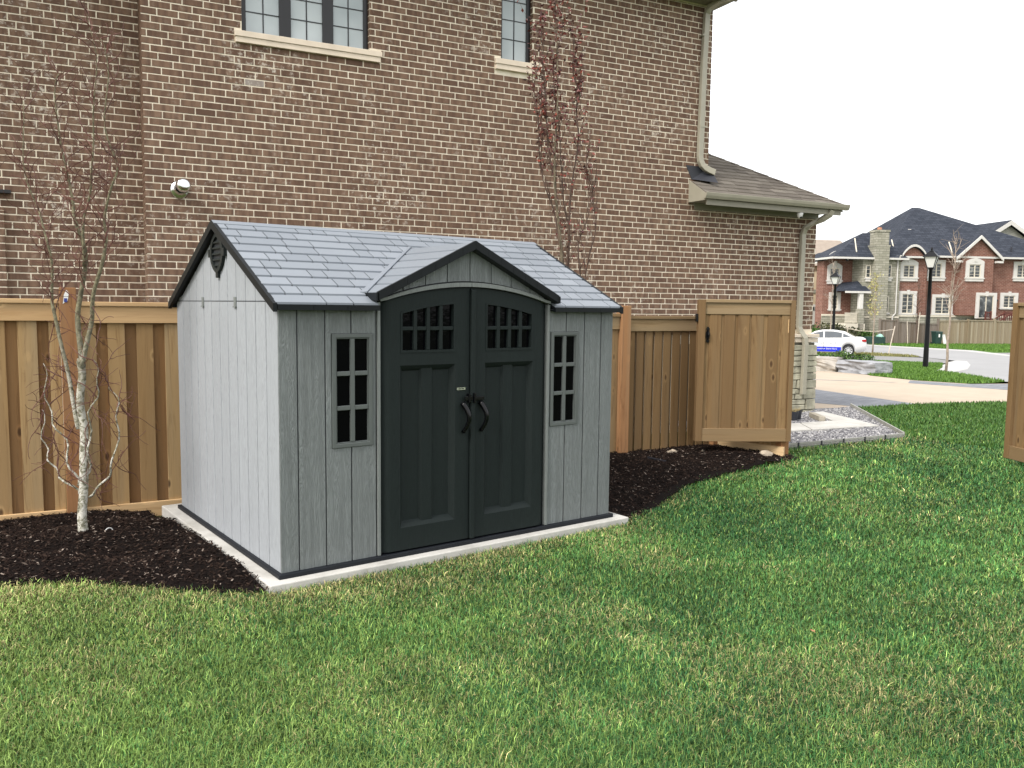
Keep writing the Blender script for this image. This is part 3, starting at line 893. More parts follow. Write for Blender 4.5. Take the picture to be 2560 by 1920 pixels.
# return face of the recess
k = 14
while 0.058 + k * BH < ZT - 0.05:
    za, zb = 0.058 + k * BH + J, 0.058 + (k + 1) * BH
    cuts = [0.004, 0.12, 0.38, 0.50] if k % 2 else [0.004, 0.25, 0.50]
    for a, b in zip(cuts[:-1], cuts[1:]):
        mb.tone = rng.random()
        x = US - 0.003 + rng.uniform(-.001, .001)
        mb.poly([(x, a + J / 2, za), (x, b - J / 2, za), (x, b - J / 2, zb), (x, a + J / 2, zb), (x + 0.02, a + J / 2, za), (x + 0.02, b - J / 2, za), (x + 0.02, b - J / 2, zb), (x + 0.02, a + J / 2, zb)],
                [(0, 3, 2, 1), (0, 1, 5, 4), (1, 2, 6, 5), (2, 3, 7, 6), (3, 0, 4, 7)])
    k += 1
# window reveals in brick
for w in WIN:
    k = 57
    while 0.058 + k * BH < w[3]:
        za, zb = 0.058 + k * BH + J, 0.058 + (k + 1) * BH
        if za > w[2]:
            for x, s_ in ((w[0] + 0.0015, 1), (w[1] - 0.0015, -1)):
                mb.tone = rng.random()
                mb.poly([(x, 0.004, za), (x, 0.085, za), (x, 0.085, zb), (x, 0.004, zb)], [(0, 1, 2, 3)])
        k += 1
mb.build('brickwork', M['brick'], wall, kind='stuff')
# pier at the far left with an arched head
pier = MB()
pier.box(-3.2, -0.905, 0.44, 0.503, -0.3, 2.96)
pier.build('brick_pier', M['mortar'], house)
mb = MB()
k = 14
while 0.058 + k * BH < 3.0:
    za, zb = 0.058 + k * BH + J, 0.058 + (k + 1) * BH
    u = -0.903
    i = 0
    while u > -1.6:
        w_ = BL if (i or k % 2) else BL / 2
        mb.tone = rng.random(); brick_geo(mb, u - w_ + J, u, za, min(zb, 2.955), 0.44); u -= w_; i += 1
    k += 1
mb.build('pier_bricks', M['brick'], house, kind='stuff')
MB().box(-1.6, -0.82, 0.42, 0.503, 3.175, 3.215).build('lamp_bracket', M['black'], house)
# sills in two steps
for (u0, u1, z0, z1) in SILL:
    mb = MB().box(u0, u1, -0.065, 0.10, (z0 + z1) / 2, z1 - 0.001)
    mb.box(u0 + 0.012, u1 - 0.022, -0.05, 0.06, z0 + 0.004, (z0 + z1) / 2 - 0.0005)
    mb.build('sill', M['sill'], house, bevel=0.005)
# windows
def house_window(u0, u1, z0, z1, casements, vm, hm):
    fr = MB()
    y0, y1 = 0.075, 0.135
    fr.box(u0, u1, y0, y1, z0, z0 + 0.035); fr.box(u0, u1, y0, y1, z1 - 0.05, z1)
    edges = sorted(set([e for c_ in casements for e in c_]))
    prev = u0
    for c0, c1 in casements:
        fr.box(prev, c0, y0, y1, z0 + 0.0352, z1 - 0.0502); prev = c1
    fr.box(prev, u1, y0, y1, z0 + 0.0352, z1 - 0.0502)
    w = fr.build('window', M['black'], house, bevel=0.006)
    for ci, (c0, c1) in enumerate(casements):
        MB().box(c0 - 0.01, c1 + 0.01, 0.105, 0.112, z0 + 0.03, z1 - 0.03).build('pane', M['pane'], w)
        g = MB()
        xs_ = vm[ci]
        g.box(xs_ - 0.008, xs_ + 0.008, 0.098, 0.106, z0 + 0.035, z1 - 0.05)
        for z in hm: g.box(c0, xs_ - 0.0081, 0.0985, 0.106, z - 0.007, z + 0.007); g.box(xs_ + 0.0081, c1, 0.0985, 0.106, z - 0.007, z + 0.007)
        g.build('glazing_bar', M['black'], w)
house_window(1.962, 3.733, 5.456, 6.93, [(2.03, 2.475), (2.635, 3.075), (3.23, 3.668)], [2.262, 2.855, 3.45], [5.76, 6.03, 6.30, 6.57])
house_window(5.837, 6.383, 5.632, 6.93, [(5.89, 6.318)], [6.105], [5.985, 6.275, 6.565])
# wall top: soffit, gutter
mb = MB().box(-7, UC + 0.13, -0.42, 0.6, ZT, ZT + 0.03); mb.box(UC + 0.002, UC + 0.34, 0.7, 9, ZT - 0.22, ZT - 0.19)
mb.build('upper_soffit', M['soffit'], house)
mb = MB().extrude([(-0.42, ZT - 0.02), (-0.50, ZT + 0.01), (-0.55, ZT + 0.12), (-0.42, ZT + 0.12)], 'x', -7, UC + 0.15)
mb.extrude([(0.0, 0), (0.10, 0.03), (0.16, 0.13), (0.0, 0.13)], 'y', 0.7, 9)
for i in range(len(mb.v) - 8, len(mb.v)): mb.v[i] = (mb.v[i][0] + UC + 0.30, mb.v[i][1], mb.v[i][2] + ZT - 0.23)
mb.build('upper_gutter', M['putty'], house)
rfm = MB().poly([(-7, -0.5, ZT + 0.1), (UC + 0.15, -0.5, ZT + 0.1), (UC + 0.3, 9.5, ZT + 0.1), (-7, 9.5, ZT + 0.1), (-3, 4.5, ZT + 2.7), (6, 4.5, ZT + 2.7)], [(0, 1, 5, 4), (1, 2, 5), (2, 3, 4, 5), (3, 0, 4), (0, 3, 2, 1)])
rfm.build('upper_roof', M['shingle'], house)
# downspouts
def spout(name, pts, w=0.075, d=0.055):
    mb = MB()
    pts = [Vector(p) for p in pts]
    ring = []
    for i, p in enumerate(pts):
        t_ = (pts[min(i + 1, len(pts) - 1)] - pts[max(i - 1, 0)]).normalized()
        a = Vector((0, 1, 0)) if abs(t_.y) < 0.7 else Vector((0, 0, 1))
        b = t_.cross(a).normalized(); a = b.cross(t_).normalized()
        ring.append([p + b * sx * w / 2 + a * sy * d / 2 for sx, sy in ((-1, -1), (1, -1), (1, 1), (-1, 1))])
    for i in range(len(ring) - 1):
        mb.poly(ring[i] + ring[i + 1], [(0, 1, 5, 4), (1, 2, 6, 5), (2, 3, 7, 6), (3, 0, 4, 7)])
    mb.poly(ring[0], [(0, 1, 2, 3)]); mb.poly(ring[-1], [(3, 2, 1, 0)])
    return mb.build(name, M['putty'], house, bevel=0.008)
spout('downspout', [(9.95, -0.45, 7.10), (9.85, -0.30, 7.09), (9.80, -0.12, 7.03), (9.785, -0.06, 6.93), (9.755, -0.055, 6.0), (9.735, -0.055, 4.50), (9.745, -0.06, 4.42), (9.78, -0.07, 4.35), (9.84, -0.085, 4.30), (9.92, -0.10, 4.265), (10.02, -0.115, 4.235)], 0.105, 0.075)
for z in (6.55, 5.0): MB().box(9.69, 9.82, -0.097, -0.001, z, z + 0.03).build('spout_strap', M['putty'], house)
spout('downspout', [(12.56, -0.47, 3.70), (12.54, -0.45, 3.62), (12.46, -0.36, 3.54), (12.34, -0.20, 3.45), (12.285, -0.10, 3.38), (12.275, -0.06, 3.27), (12.275, -0.06, 1.50), (12.30, -0.08, 1.40), (12.37, -0.13, 1.28), (12.38, -0.14, 1.15), (12.36, -0.145, 0.20)], 0.105, 0.075)
# black kick-out flashing
MB().hexa([(9.60, -0.012, 4.10), (10.0, -0.25, 4.04), (10.0, -0.02, 4.10), (9.60, -0.004, 4.10), (9.47, -0.012, 4.335), (10.0, -0.012, 4.335), (10.0, -0.004, 4.335), (9.47, -0.004, 4.335)]).build('flashing', M['flash'], house)
# garage roof: front slope, hip, gutter, soffit
EU0, EU1, EYF, EZ, GSL = 9.56, 12.87, -0.47, 3.815, 0.59
def groof(y): return EZ + GSL * (y - EYF)
hipn = 2.75
gr = MB()
top = (EU1 - hipn, EYF + hipn, groof(EYF + hipn))
gr.poly([(EU0, EYF, EZ - 0.03), (EU1, EYF, EZ - 0.03), (top[0], top[1], top[2] - 0.03), (UC, top[1], top[2] - 0.03), (UC, 0.01, groof(0.01) - 0.03), (EU0, 0.01, groof(0.01) - 0.03)], [(0, 1, 2, 3, 4, 5)])
gr.poly([(EU1, EYF, EZ - 0.03), (EU1, 7.2, EZ - 0.03), (top[0], 4.6, top[2] - 0.03), (top[0], top[1], top[2] - 0.03)], [(0, 1, 2, 3)])
gr.poly([(EU0, EYF, EZ - 0.035), (EU0, 0.0, EZ - 0.035), (EU0, 0.0, groof(0) - 0.035)], [(0, 1, 2)])
gro = gr.build('garage_roof', M['shingle'], house)
rowd = 0.145
k = 0
y = EYF - 0.02
while True:
    ya, yb = y, y + rowd
    ur = EU1 - (ya - EYF)                     # hip line
    ul = EU0 if yb <= 0.02 else UC + 0.001
    if ur - ul < 0.1 or k > 16: break
    u = ul + (0.0 if k % 2 else -0.16)
    while u < ur:
        w_ = 0.30 + rng.uniform(-.05, .05)
        a, b = max(u, ul), min(u + w_, ur)
        if b - a > 0.04:
            c_ = rng.choice((0.0, 0.0, 0.004))
            b2 = min(b, EU1 - (yb - EYF)); a2 = min(a, b2 - 0.005)
            MB().hexa([(a, ya, groof(ya) - 0.012), (b - 0.003, ya, groof(ya) - 0.012), (b2 - 0.003, yb, groof(yb) - 0.012), (a2, yb, groof(yb) - 0.012),
                       (a, ya, groof(ya) + 0.012 + c_), (b - 0.004, ya, groof(ya) + 0.012 + c_), (b2 - 0.003, yb, groof(yb) + 0.000), (a2, yb, groof(yb) + 0.000)]).build('shingle', M['shingle'], gro)
        u += w_
    y += rowd; k += 1
n = 14
for i in range(n):          # hip caps
    t0, t1 = hipn * i / n, hipn * (i + 1) / n + 0.02
    P0 = Vector((EU1 - t0, EYF + t0, EZ + GSL * t0 + 0.018)); P1 = Vector((EU1 - t1, EYF + t1, EZ + GSL * t1 + 0.008))
    wv = 0.11
    mb = MB()
    mb.poly([P0 + Vector((-wv, 0, 0.0)), P0, P0 + Vector((0, wv, 0.0)), P1 + Vector((-wv, 0, 0)), P1, P1 + Vector((0, wv, 0)), P0 + Vector((-wv, 0, -0.015)), P0 + Vector((0, 0, -0.015)), P0 + Vector((0, wv, -0.015))],
            [(0, 1, 4, 3), (1, 2, 5, 4), (6, 7, 1, 0), (7, 8, 2, 1)])
    mb.build('hip_cap', M['shingle'], gro)
gut = MB().extrude([(EYF + 0.01, EZ - 0.10), (EYF - 0.05, EZ - 0.10), (EYF - 0.075, EZ - 0.055), (EYF - 0.085, EZ - 0.01), (EYF - 0.085, EZ + 0.0), (EYF - 0.07, EZ + 0.0), (EYF - 0.068, EZ - 0.012), (EYF + 0.01, EZ - 0.012)], 'x', EU0 - 0.06, EU1 + 0.085)
gut.build('gutter', M['putty'], house)
mb = MB().extrude([(0.0, 0), (0.075, 0.045), (0.085, 0.10), (0.0, 0.10)], 'y', EYF, 7)
mb.v = [(v_[0] + EU1 + 0.0, v_[1], v_[2] + EZ - 0.10) for v_ in mb.v]
mb.build('gutter', M['putty'], house)
mb = MB().box(EU0 + 0.03, EU1, EYF + 0.012, 0.0, EZ - 0.13, EZ - 0.105); mb.box(UG + 0.002, EU1, 0.0, 7, EZ - 0.13, EZ - 0.105); mb.box(EU0 + 0.02, EU1 - 0.05, EYF + 0.0125, EYF + 0.03, EZ - 0.20, EZ - 0.13)
mb.build('soffit', M['soffit'], house)
mb = MB().box(EU0 + 0.12, UG + 0.02, -0.028, -0.001, EZ - 0.235, EZ - 0.135); mb.box(EU0 + 0.10, UG + 0.03, -0.045, -0.001, EZ - 0.155, EZ - 0.132)
mb.build('frieze_board', M['soffit'], house)
MB().extrude([(EYF, EZ - 0.12), (0.0, EZ - 0.12), (0.0, groof(0) - 0.01), (EYF, EZ - 0.01)], 'x', EU0 - 0.012, EU0 + 0.012).build('eave_return', M['putty'], house)
# dome security camera under the soffit
sc = MB().lathe([(0.0, 0.0), (0.055, 0.0), (0.058, -0.03), (0.05, -0.045), (0.045, -0.07), (0.03, -0.095), (0.0, -0.103)], 18, (11.83, -0.40, EZ - 0.20)).build('dome_camera', M['white'], house, smooth=True)
MB().lathe([(0.0, -0.055), (0.03, -0.06), (0.028, -0.08), (0.018, -0.098), (0.0, -0.106)], 14, (11.83, -0.415, EZ - 0.203)).build('lens', M['black'], sc, smooth=True)
# dryer vent hood
vh = empty('wall_vent', (1.13, 0.0, 3.31), 0, house)
MB().lathe([(0, 0), (0.115, 0), (0.12, 0.012), (0.105, 0.03), (0.07, 0.04), (0.065, 0.16)], 24).build('flange', M['steel'], vh, smooth=True).rotation_euler = (R(90), 0, 0)
hd_ = MB().lathe([(0.066, 0.10), (0.088, 0.11), (0.092, 0.15), (0.092, 0.20), (0.08, 0.235), (0.05, 0.25), (0, 0.255)], 24).build('hood', M['steel'], vh, smooth=True)
hd_.rotation_euler = (R(78), 0, R(10)); hd_.location = (0, 0, 0.0)
MB().lathe([(0.0935, 0.148), (0.0945, 0.152), (0.0945, 0.162), (0.0935, 0.166)], 24).build('hood_band', M['black'], vh, smooth=True).rotation_euler = (R(78), 0, R(10))
# stone plinth at the garage corner
M['stone'] = plain('cut_stone', (0.36, 0.345, 0.26), 0.9, 0.35, 5, 0.5)
M['stone_cap'] = plain('stone_cap', (0.62, 0.54, 0.44), 0.9, 0.1, 8, 0.2)
pl = MB().box(9.4, UG + 0.04, -0.045, -0.001, -0.3, 1.19).build('stone_plinth', plain('dark_joint', (.15, .14, .11), .95), house)
z = -0.25
while z < 1.17:
    h_ = rng.choice((0.13, 0.17, 0.21, 0.25)); h_ = min(h_, 1.18 - z)
    if h_ < 0.06: break
    u = UG + 0.075
    while u > 11.2:
        w_ = rng.uniform(0.18, 0.42)
        a, b = u - w_ + 0.012, u
        parts = [(z + 0.006, z + h_ - 0.006)] if h_ < 0.2 or rng.random() < 0.5 else [(z + 0.006, z + h_ / 2 - 0.006), (z + h_ / 2 + 0.006, z + h_ - 0.006)]
        for q0, q1 in parts:
            d_ = 0.09 + rng.uniform(-.015, .02); j = lambda: rng.uniform(-.012, .012)
            yb_ = 0.15 if u > UG else -0.02
            MB().hexa([(a, -d_ + j(), q0), (b + j(), -d_ + j(), q0), (b, yb_, q0), (a, -0.02, q0), (a + 0.008, -d_ + j(), q1), (b - 0.008 + j(), -d_ + j(), q1), (b, yb_, q1), (a, -0.02, q1)]).build('stone', M['stone'], pl, bevel=0.012)
        u -= w_
    z += h_
x = UG + 0.09
for k in range(5):
    for q0, q1, d_ in ((1.20, 1.285, 0.09), (1.295, 1.36, 0.12)):
        w_ = 0.30
        MB().box(x - w_ * (k + 1) + 0.006, x - w_ * k, -d_, 0.1 if k == 0 else -0.005, q0, q1).build('cap_stone', M['stone_cap'], pl, bevel=0.008)

# ------------------------------------------------------------------ FENCE (local x along, y behind)
FA = -0.14
fence = empty('wooden_fence', (0, 3.05, 0), FA, label='tan board fence with cedar posts running behind the shed', cat='fence')
def fboard(parent, x0, x1, z0, z1, y0, y1, mat, name='board', shear=0.0, bevel=0.002):
    mb = MB().box(0, x1 - x0, 0, y1 - y0, 0, z1 - z0)
    if shear: mb.v = [(a, b, c_ + shear * a) for a, b, c_ in mb.v]
    o = mb.build(name, mat, parent, bevel=bevel); o.location = (x0, y0, z0)
    return o
def fence_post(x, z1, y0=-0.11, w=0.135):
    o = fboard(fence, x - w / 2, x + w / 2, -0.4, z1, y0, y0 + w, M['post'], 'post', bevel=0.006)
    return o
for x, z1 in ((-3.2, 1.93), (-0.755, 1.945), (2.3, 1.9), (5.39, 1.85), (6.93, 1.80)): fence_post(x, z1)
def panel(x0, x1, ztop, zk0, zk1, pitch, bw, capt=0.04, rail=0.155, bm_='fence', rm_='fence_rail'):
    x = x0
    while x < x1 - 0.02:
        b = min(x + bw + rng.uniform(-.006, .006), x1)
        fboard(fence, x, b, zk1 - 0.05, ztop - capt - 0.004, -0.036 + rng.uniform(-.002, .002), -0.018, M[bm_])
        g0, g1 = b - 0.018, min(x + pitch + 0.018, x1)
        if g1 - g0 > 0.045: fboard(fence, g0, g1, zk1 - 0.05, ztop - capt - 0.004, 0.004, 0.022, M['fence_back' if bm_ == 'fence' else bm_])
        x += pitch
    fboard(fence, x0 - 0.0, x1, ztop - capt, ztop, -0.085, 0.035, M[rm_], 'cap_rail', bevel=0.005)
    fboard(fence, x0, x1, ztop - capt - rail, ztop - capt - 0.001, -0.062, -0.036, M[rm_], 'top_rail', bevel=0.004)
    fboard(fence, x0, x1, zk0, zk1, -0.065, -0.036, M[rm_], 'kick_board', bevel=0.004)
panel(-3.12, -0.825, 1.842, -0.24, -0.075, 0.245, 0.155)
panel(-0.685, 2.23, 1.822, -0.22, -0.075, 0.245, 0.145)
panel(2.37, 5.32, 1.75, -0.2, -0.03, 0.19, 0.14, 0.04, 0.155, 'gate', 'gate_rail')
panel(5.46, 6.86, 1.725, -0.17, -0.008, 0.145, 0.112, 0.04, 0.155, 'gate', 'gate_rail')
# return towards the gate post
th_ = math.atan2(1.02 - 2.08, 7.13 - 6.93)
rt = empty('return_panel', (0, 0, 0), 0, fence)
MBX = Matrix.Translation((0, 3.05, 0)) @ Matrix.Rotation(FA, 4, 'Z')
inv = MBX.inverted()
a_ = inv @ Vector((6.90, 1.98, 0)); b_ = inv @ Vector((7.10, 1.08, 0))
L_ = (b_ - a_).length
rt.location = a_; rt.rotation_euler = (0, 0, math.atan2((b_ - a_).y, (b_ - a_).x))
x = 0.0
while x < L_ - 0.05:
    fboard(rt, x, min(x + 0.14, L_), 0.0, 1.66, -0.01, 0.01, M['fence']); x += 0.146
fboard(rt, 0.0, L_, -0.16, 0.075, -0.05, -0.011, M['fence_rail'], 'kick_board')
fboard(rt, 0.0, L_, 1.53, 1.70, -0.04, -0.011, M['fence_rail'], 'top_rail')
gp_ = inv @ Vector((7.13, 1.17, 0))
o = fboard(fence, gp_.x - 0.07, gp_.x + 0.07, -0.4, 1.88, gp_.y - 0.07, gp_.y + 0.07, M['post'], 'post', bevel=0.006)
# torn tag stapled to the left post
tg = MB().poly([(-0.795, -0.1125, 1.80), (-0.755, -0.1125, 1.83), (-0.745, -0.1135, 1.90), (-0.765, -0.1135, 1.925), (-0.785, -0.1125, 1.88)], [(0, 1, 2, 3, 4)])
tg.poly([(-0.795, -0.1105, 1.80), (-0.755, -0.1105, 1.83), (-0.745, -0.1115, 1.90), (-0.765, -0.1115, 1.925), (-0.785, -0.1105, 1.88)], [(4, 3, 2, 1, 0)])
tag(tg.build('paper_tag', M['white'], fence), 'torn white tag')
MB().box(-0.785, -0.760, -0.1155, -0.1140, 1.815, 1.85).build('tag_print', plain('tag_blue', (0.03, 0.05, 0.25)), fence)

def gate_leaf(loc, ang, length, zb, zt, label, handle=True, cat='gate'):
    """local x from the free edge to the hinge, front face towards -y"""
    g = empty('wooden_gate', (loc[0], loc[1], 0), ang, label=label, cat=cat)
    L = length
    fboard(g, 0, 0.085, zb - 0.0, zt - 0.002, -0.05, 0.05, M['gate_rail'], 'stile', bevel=0.004).data.materials[0] = M['gate']
    fboard(g, L - 0.06, L, zb, zt - 0.002, -0.05, 0.05, M['gate'], 'stile', bevel=0.004)
    fboard(g, 0.0851, L - 0.0601, zt - 0.04, zt, -0.05, 0.05, M['gate_rail'], 'top_cap', bevel=0.004)
    fboard(g, 0.0851, L - 0.0601, zt - 0.185, zt - 0.041, -0.024, 0.02, M['gate_rail'], 'top_rail', bevel=0.004)
    fboard(g, 0.0851, L - 0.0601, zb, zb + 0.165, -0.042, 0.02, M['gate_rail'], 'bottom_rail', bevel=0.004)
    x = 0.086; i = 0
    widths = [0.075, 0.125, 0.06, 0.115, 0.06, 0.125, 0.05, 0.13, 0.075, 0.12, 0.06, 0.1, 0.08]
    while x < L - 0.065:
        w_ = widths[i % len(widths)]
        front = i % 2
        b = min(x + w_, L - 0.061)
        fboard(g, x - (0.01 if front else 0), min(b + (0.01 if front else 0), L - 0.061), zb + 0.12, zt - 0.15, 0.0 if not front else -0.013, 0.018 if not front else 0.004, M['gate'])
        x = b; i += 1
    if handle:
        h_ = MB()
        prof = [(-0.004, 0.0), (0.012, 0.012), (0.022, 0.03), (0.010, 0.045), (0.022, 0.06), (0.026, 0.10), (0.024, 0.13), (0.012, 0.16), (0.022, 0.178), (0.012, 0.195), (0.0, 0.208)]
        pts = [(a, z_) for a, z_ in prof] + [(-a, z_) for a, z_ in prof[::-1][1:]]
        h_.extrude([(0.128 + a, 1.395 + z_) for a, z_ in pts], 'y', -0.022, -0.013)
        h_.tube([(0.128, -0.02, 1.44), (0.128, -0.05, 1.465), (0.128, -0.055, 1.50), (0.128, -0.05, 1.535), (0.128, -0.02, 1.56)], 0.009, 8)
        h_.build('pull_handle', M['handle'], g)
        MB().box(-0.028, -0.001, -0.03, 0.03, 1.66, 1.76).build('latch', M['handle'], g, bevel=0.004)
    return g
A_ = Vector((6.112, 1.736)); B_ = Vector((7.132, 1.048))
gate_leaf((6.112, 1.736), math.atan2(B_.y - A_.y, B_.x - A_.x), (B_ - A_).length, 0.149, 1.942, 'open wooden gate with black pull handle swung against the fence beyond the shed')
g2 = gate_leaf((9.20, -0.69), math.atan2(-0.86, -0.51), 1.23, 0.0, 1.94, 'open wooden gate leaf cut off by the right edge of the photo', False)

# ------------------------------------------------------------------ trees near the shed
M['birch'] = None
t = NT('white_bark'); v = t.coords(kind='World')
c = t.ramp(t.noise(v, 22, 5, 0.75, 1.0), [(0.36, (0.05, 0.045, 0.03)), (0.46, (0.25, 0.24, 0.17)), (0.56, (0.62, 0.60, 0.54))])
hz = t.new('ShaderNodeSeparateXYZ'); g_ = t.new('ShaderNodeNewGeometry'); t.l.new(g_.outputs['Position'], hz.inputs[0])
up_ = t.ramp(t.math('MULTIPLY', hz.outputs[2], 0.5), [(0.35, (0,) * 3), (0.85, (1,) * 3)])
c2 = t.ramp(t.noise(v, 30, 4, 0.7), [(0.35, (0.07, 0.06, 0.035)), (0.65, (0.22, 0.20, 0.12))])
M['birch'] = t.out(t.mix(up_, c, c2), 0.85, t.noise(v, 40, 4), 0.5, 0.004)
M['twig'] = plain('red_twig', (0.11, 0.042, 0.03), 0.7, 0.4, 6)
M['twig_dark'] = plain('dark_twig', (0.075, 0.045, 0.032), 0.8, 0.4, 6)
M['bark2'] = plain('grey_green_bark', (0.14, 0.115, 0.075), 0.85, 0.5, 14, 0.4)
t = NT('copper_leaf'); rnd = t.rand()
M['leaf'] = t.out(t.ramp(rnd, [(0, (0.05, 0.014, 0.014)), (0.6, (0.13, 0.026, 0.022)), (1, (0.27, 0.06, 0.035))]), 0.5)
def smooth_path(pts, sub=3, wob=0.0, depth=0.0, seed=0):
    r_ = random.Random(seed)
    P = [Vector(p) for p in pts]
    ph = r_.random() * 6
    out = []
    n = len(P)
    for i in range(n - 1):
        p0, p1, p2, p3 = P[max(i - 1, 0)], P[i], P[i + 1], P[min(i + 2, n - 1)]
        for k in range(sub):
            t_ = k / sub
            q = 0.5 * ((2 * p1) + (p2 - p0) * t_ + (2 * p0 - 5 * p1 + 4 * p2 - p3) * t_ ** 2 + (3 * p1 - p0 - 3 * p2 + p3) * t_ ** 3)
            s_ = (i + t_) / (n - 1)
            q += Vector((math.sin(s_ * 23 + ph) * wob, math.cos(s_ * 19 + ph) * wob + depth * s_ , 0))
            out.append(q)
    out.append(P[-1] + Vector((0, depth, 0)))
    return out
def twist_twig(mb, p, d, length, r0, r_, n=9, curl=0.5, droop=0.0, tip=0.0012, keep=0.0):
    pts = [Vector(p)]; d = Vector(d).normalized()
    st = length / n
    ax = Vector((r_.uniform(-1, 1), r_.uniform(-1, 1), r_.uniform(-1, 1)))
    d0 = d.copy()
    for k in range(n):
        ax = (ax + Vector((r_.gauss(0, .7), r_.gauss(0, .7), r_.gauss(0, .5)))).normalized()
        d = (d + ax * curl * 0.6 + d0 * keep + Vector((0, 0, -droop * k / n))).normalized()
        pts.append(pts[-1] + d * st)
    mb.tube(pts, [r0 + (tip - r0) * k / n for k in range(n + 1)], 4, False)
    return pts
def birch():
    r_ = random.Random(21)
    root = empty('bare_tree', (-0.87, 2.07, -0.09), 0, label='small bare tree with white trunk and twisted reddish twigs left of the shed', cat='tree')
    org = Vector((-0.87, 2.07, -0.09))
    def loc(pts): return [Vector(p) - org for p in pts]
    trunk = [(-0.87, 2.07, -0.12), (-0.865, 2.065, 0.05), (-0.86, 2.06, 0.25), (-0.84, 2.05, 0.55), (-0.84, 2.05, 0.79), (-0.85, 2.06, 1.02), (-0.84, 2.05, 1.24), (-0.84, 2.05, 1.36)]
    A = [(-0.84, 2.05, 1.30), (-0.845, 2.05, 1.62), (-0.82, 2.04, 1.88), (-0.79, 2.01, 2.19), (-0.82, 2.03, 2.4), (-0.85, 2.06, 2.55), (-0.87, 2.07, 2.76), (-0.87, 2.07, 2.86), (-0.92, 2.11, 3.07), (-0.93, 2.11, 3.38), (-0.90, 2.1, 3.6)]
    B = [(-0.81, 2.03, 2.10), (-0.79, 2.01, 2.42), (-0.76, 1.99, 2.66), (-0.73, 1.97, 2.86), (-0.73, 1.97, 3.14), (-0.7, 1.95, 3.44), (-0.71, 1.95, 3.77), (-0.74, 1.97, 4.0)]
    Cc = [(-0.83, 2.04, 1.30), (-0.77, 1.99, 1.62), (-0.765, 1.99, 1.86), (-0.68, 1.93, 2.14), (-0.67, 1.92, 2.3), (-0.68, 1.93, 2.45), (-0.62, 1.88, 2.71), (-0.6, 1.87, 2.86), (-0.66, 1.91, 3.14), (-0.63, 1.89, 3.53), (-0.68, 1.93, 3.8)]
    Dd = [(-0.86, 2.07, 0.80), (-0.91, 2.1, 1.09), (-0.95, 2.13, 1.39), (-0.98, 2.15, 1.69), (-1.01, 2.17, 1.87), (-1.0, 2.16, 2.14), (-1.01, 2.17, 2.3), (-1.05, 2.21, 2.45), (-1.08, 2.23, 2.6), (-1.11, 2.25, 2.75), (-1.15, 2.28, 2.98), (-1.13, 2.26, 3.4)]
    low = [[(-0.87, 2.07, 0.34), (-0.93, 2.11, 0.48), (-0.96, 2.13, 0.71), (-1.04, 2.19, 0.88), (-1.06, 2.21, 1.09), (-1.07, 2.22, 1.32)],
           [(-0.83, 2.04, 0.24), (-0.73, 1.97, 0.36), (-0.67, 1.92, 0.5), (-0.63, 1.89, 0.79), (-0.63, 1.89, 1.02), (-0.68, 1.93, 1.16)],
           [(-0.87, 2.07, 0.27), (-0.99, 2.16, 0.4), (-1.06, 2.21, 0.54), (-1.09, 2.23, 0.71), (-1.09, 2.23, 0.95)],
           [(-0.82, 2.04, 0.41), (-0.81, 2.02, 0.64), (-0.8, 2.02, 0.94), (-0.74, 1.97, 1.16), (-0.78, 2.0, 1.37)]]
    tk = smooth_path(loc(trunk), 4, 0.006, 0, 1)
    mb = MB(); mb.tube(tk, [0.036 + 0.012 * math.exp(-k / 2.5) - 0.008 * k / len(tk) for k in range(len(tk))], 10)
    mb.build('trunk', M['birch'], root, smooth=True)
    limbs = []
    for pts, r0, r1, dp, sd_ in ((A, .024, .004, .10, 3), (B, .013, .002, -.12, 4), (Cc, .021, .003, -.18, 5), (Dd, .019, .003, .15, 6)):
        q = smooth_path(loc(pts), 4, 0.012, dp, sd_)
        mb = MB(); mb.tube(q, [r0 + (r1 - r0) * (k / (len(q) - 1)) ** 0.8 for k in range(len(q))], 7)
        mb.build('limb', M['birch'], root, smooth=True); limbs.append((q, 0.10))
    for i, pts in enumerate(low):
        q = smooth_path(loc(pts), 4, 0.02, 0.1 * (-1) ** i, 20 + i)
        mb = MB(); mb.tube(q, [0.010 + (0.003 - 0.010) * k / (len(q) - 1) for k in range(len(q))], 6)
        mb.build('limb', M['birch'], root, smooth=True); limbs.append((q, 0.0))
    tw = MB()
    for q, st in limbs:
        n = len(q)
        for k in range(int(n * st) + 2, n):
            for _ in range((1 if r_.random() < .85 else 2) if q[k].z > 1.2 else (1 if r_.random() < .6 else 0)):
                up = r_.random() < (0.9 if q[k].z > 1.9 else 0.45)
                d = Vector((r_.uniform(-.75, .75), r_.uniform(-.6, .6), r_.uniform(0.6, 1.3) * (1 if up else -1)))
                z = q[k].z
                ln = r_.uniform(.22, .6) if z < 2.8 else r_.uniform(.2, .5)
                pts = twist_twig(tw, q[k], d, ln, r_.uniform(.0032, .0055), r_, 15, 0.62, 0, .0017, 0.32)
                for j in (3, 5, 7):
                    if r_.random() < 0.75:
                        twist_twig(tw, pts[j], Vector((r_.uniform(-1, 1), r_.uniform(-1, 1), r_.uniform(-.7, 1))), ln * r_.uniform(.25, .6), .0027, r_, 9, 0.6, 0, .0015, .28)
    tw.build('twigs', M['twig'], root, kind='stuff')
birch()
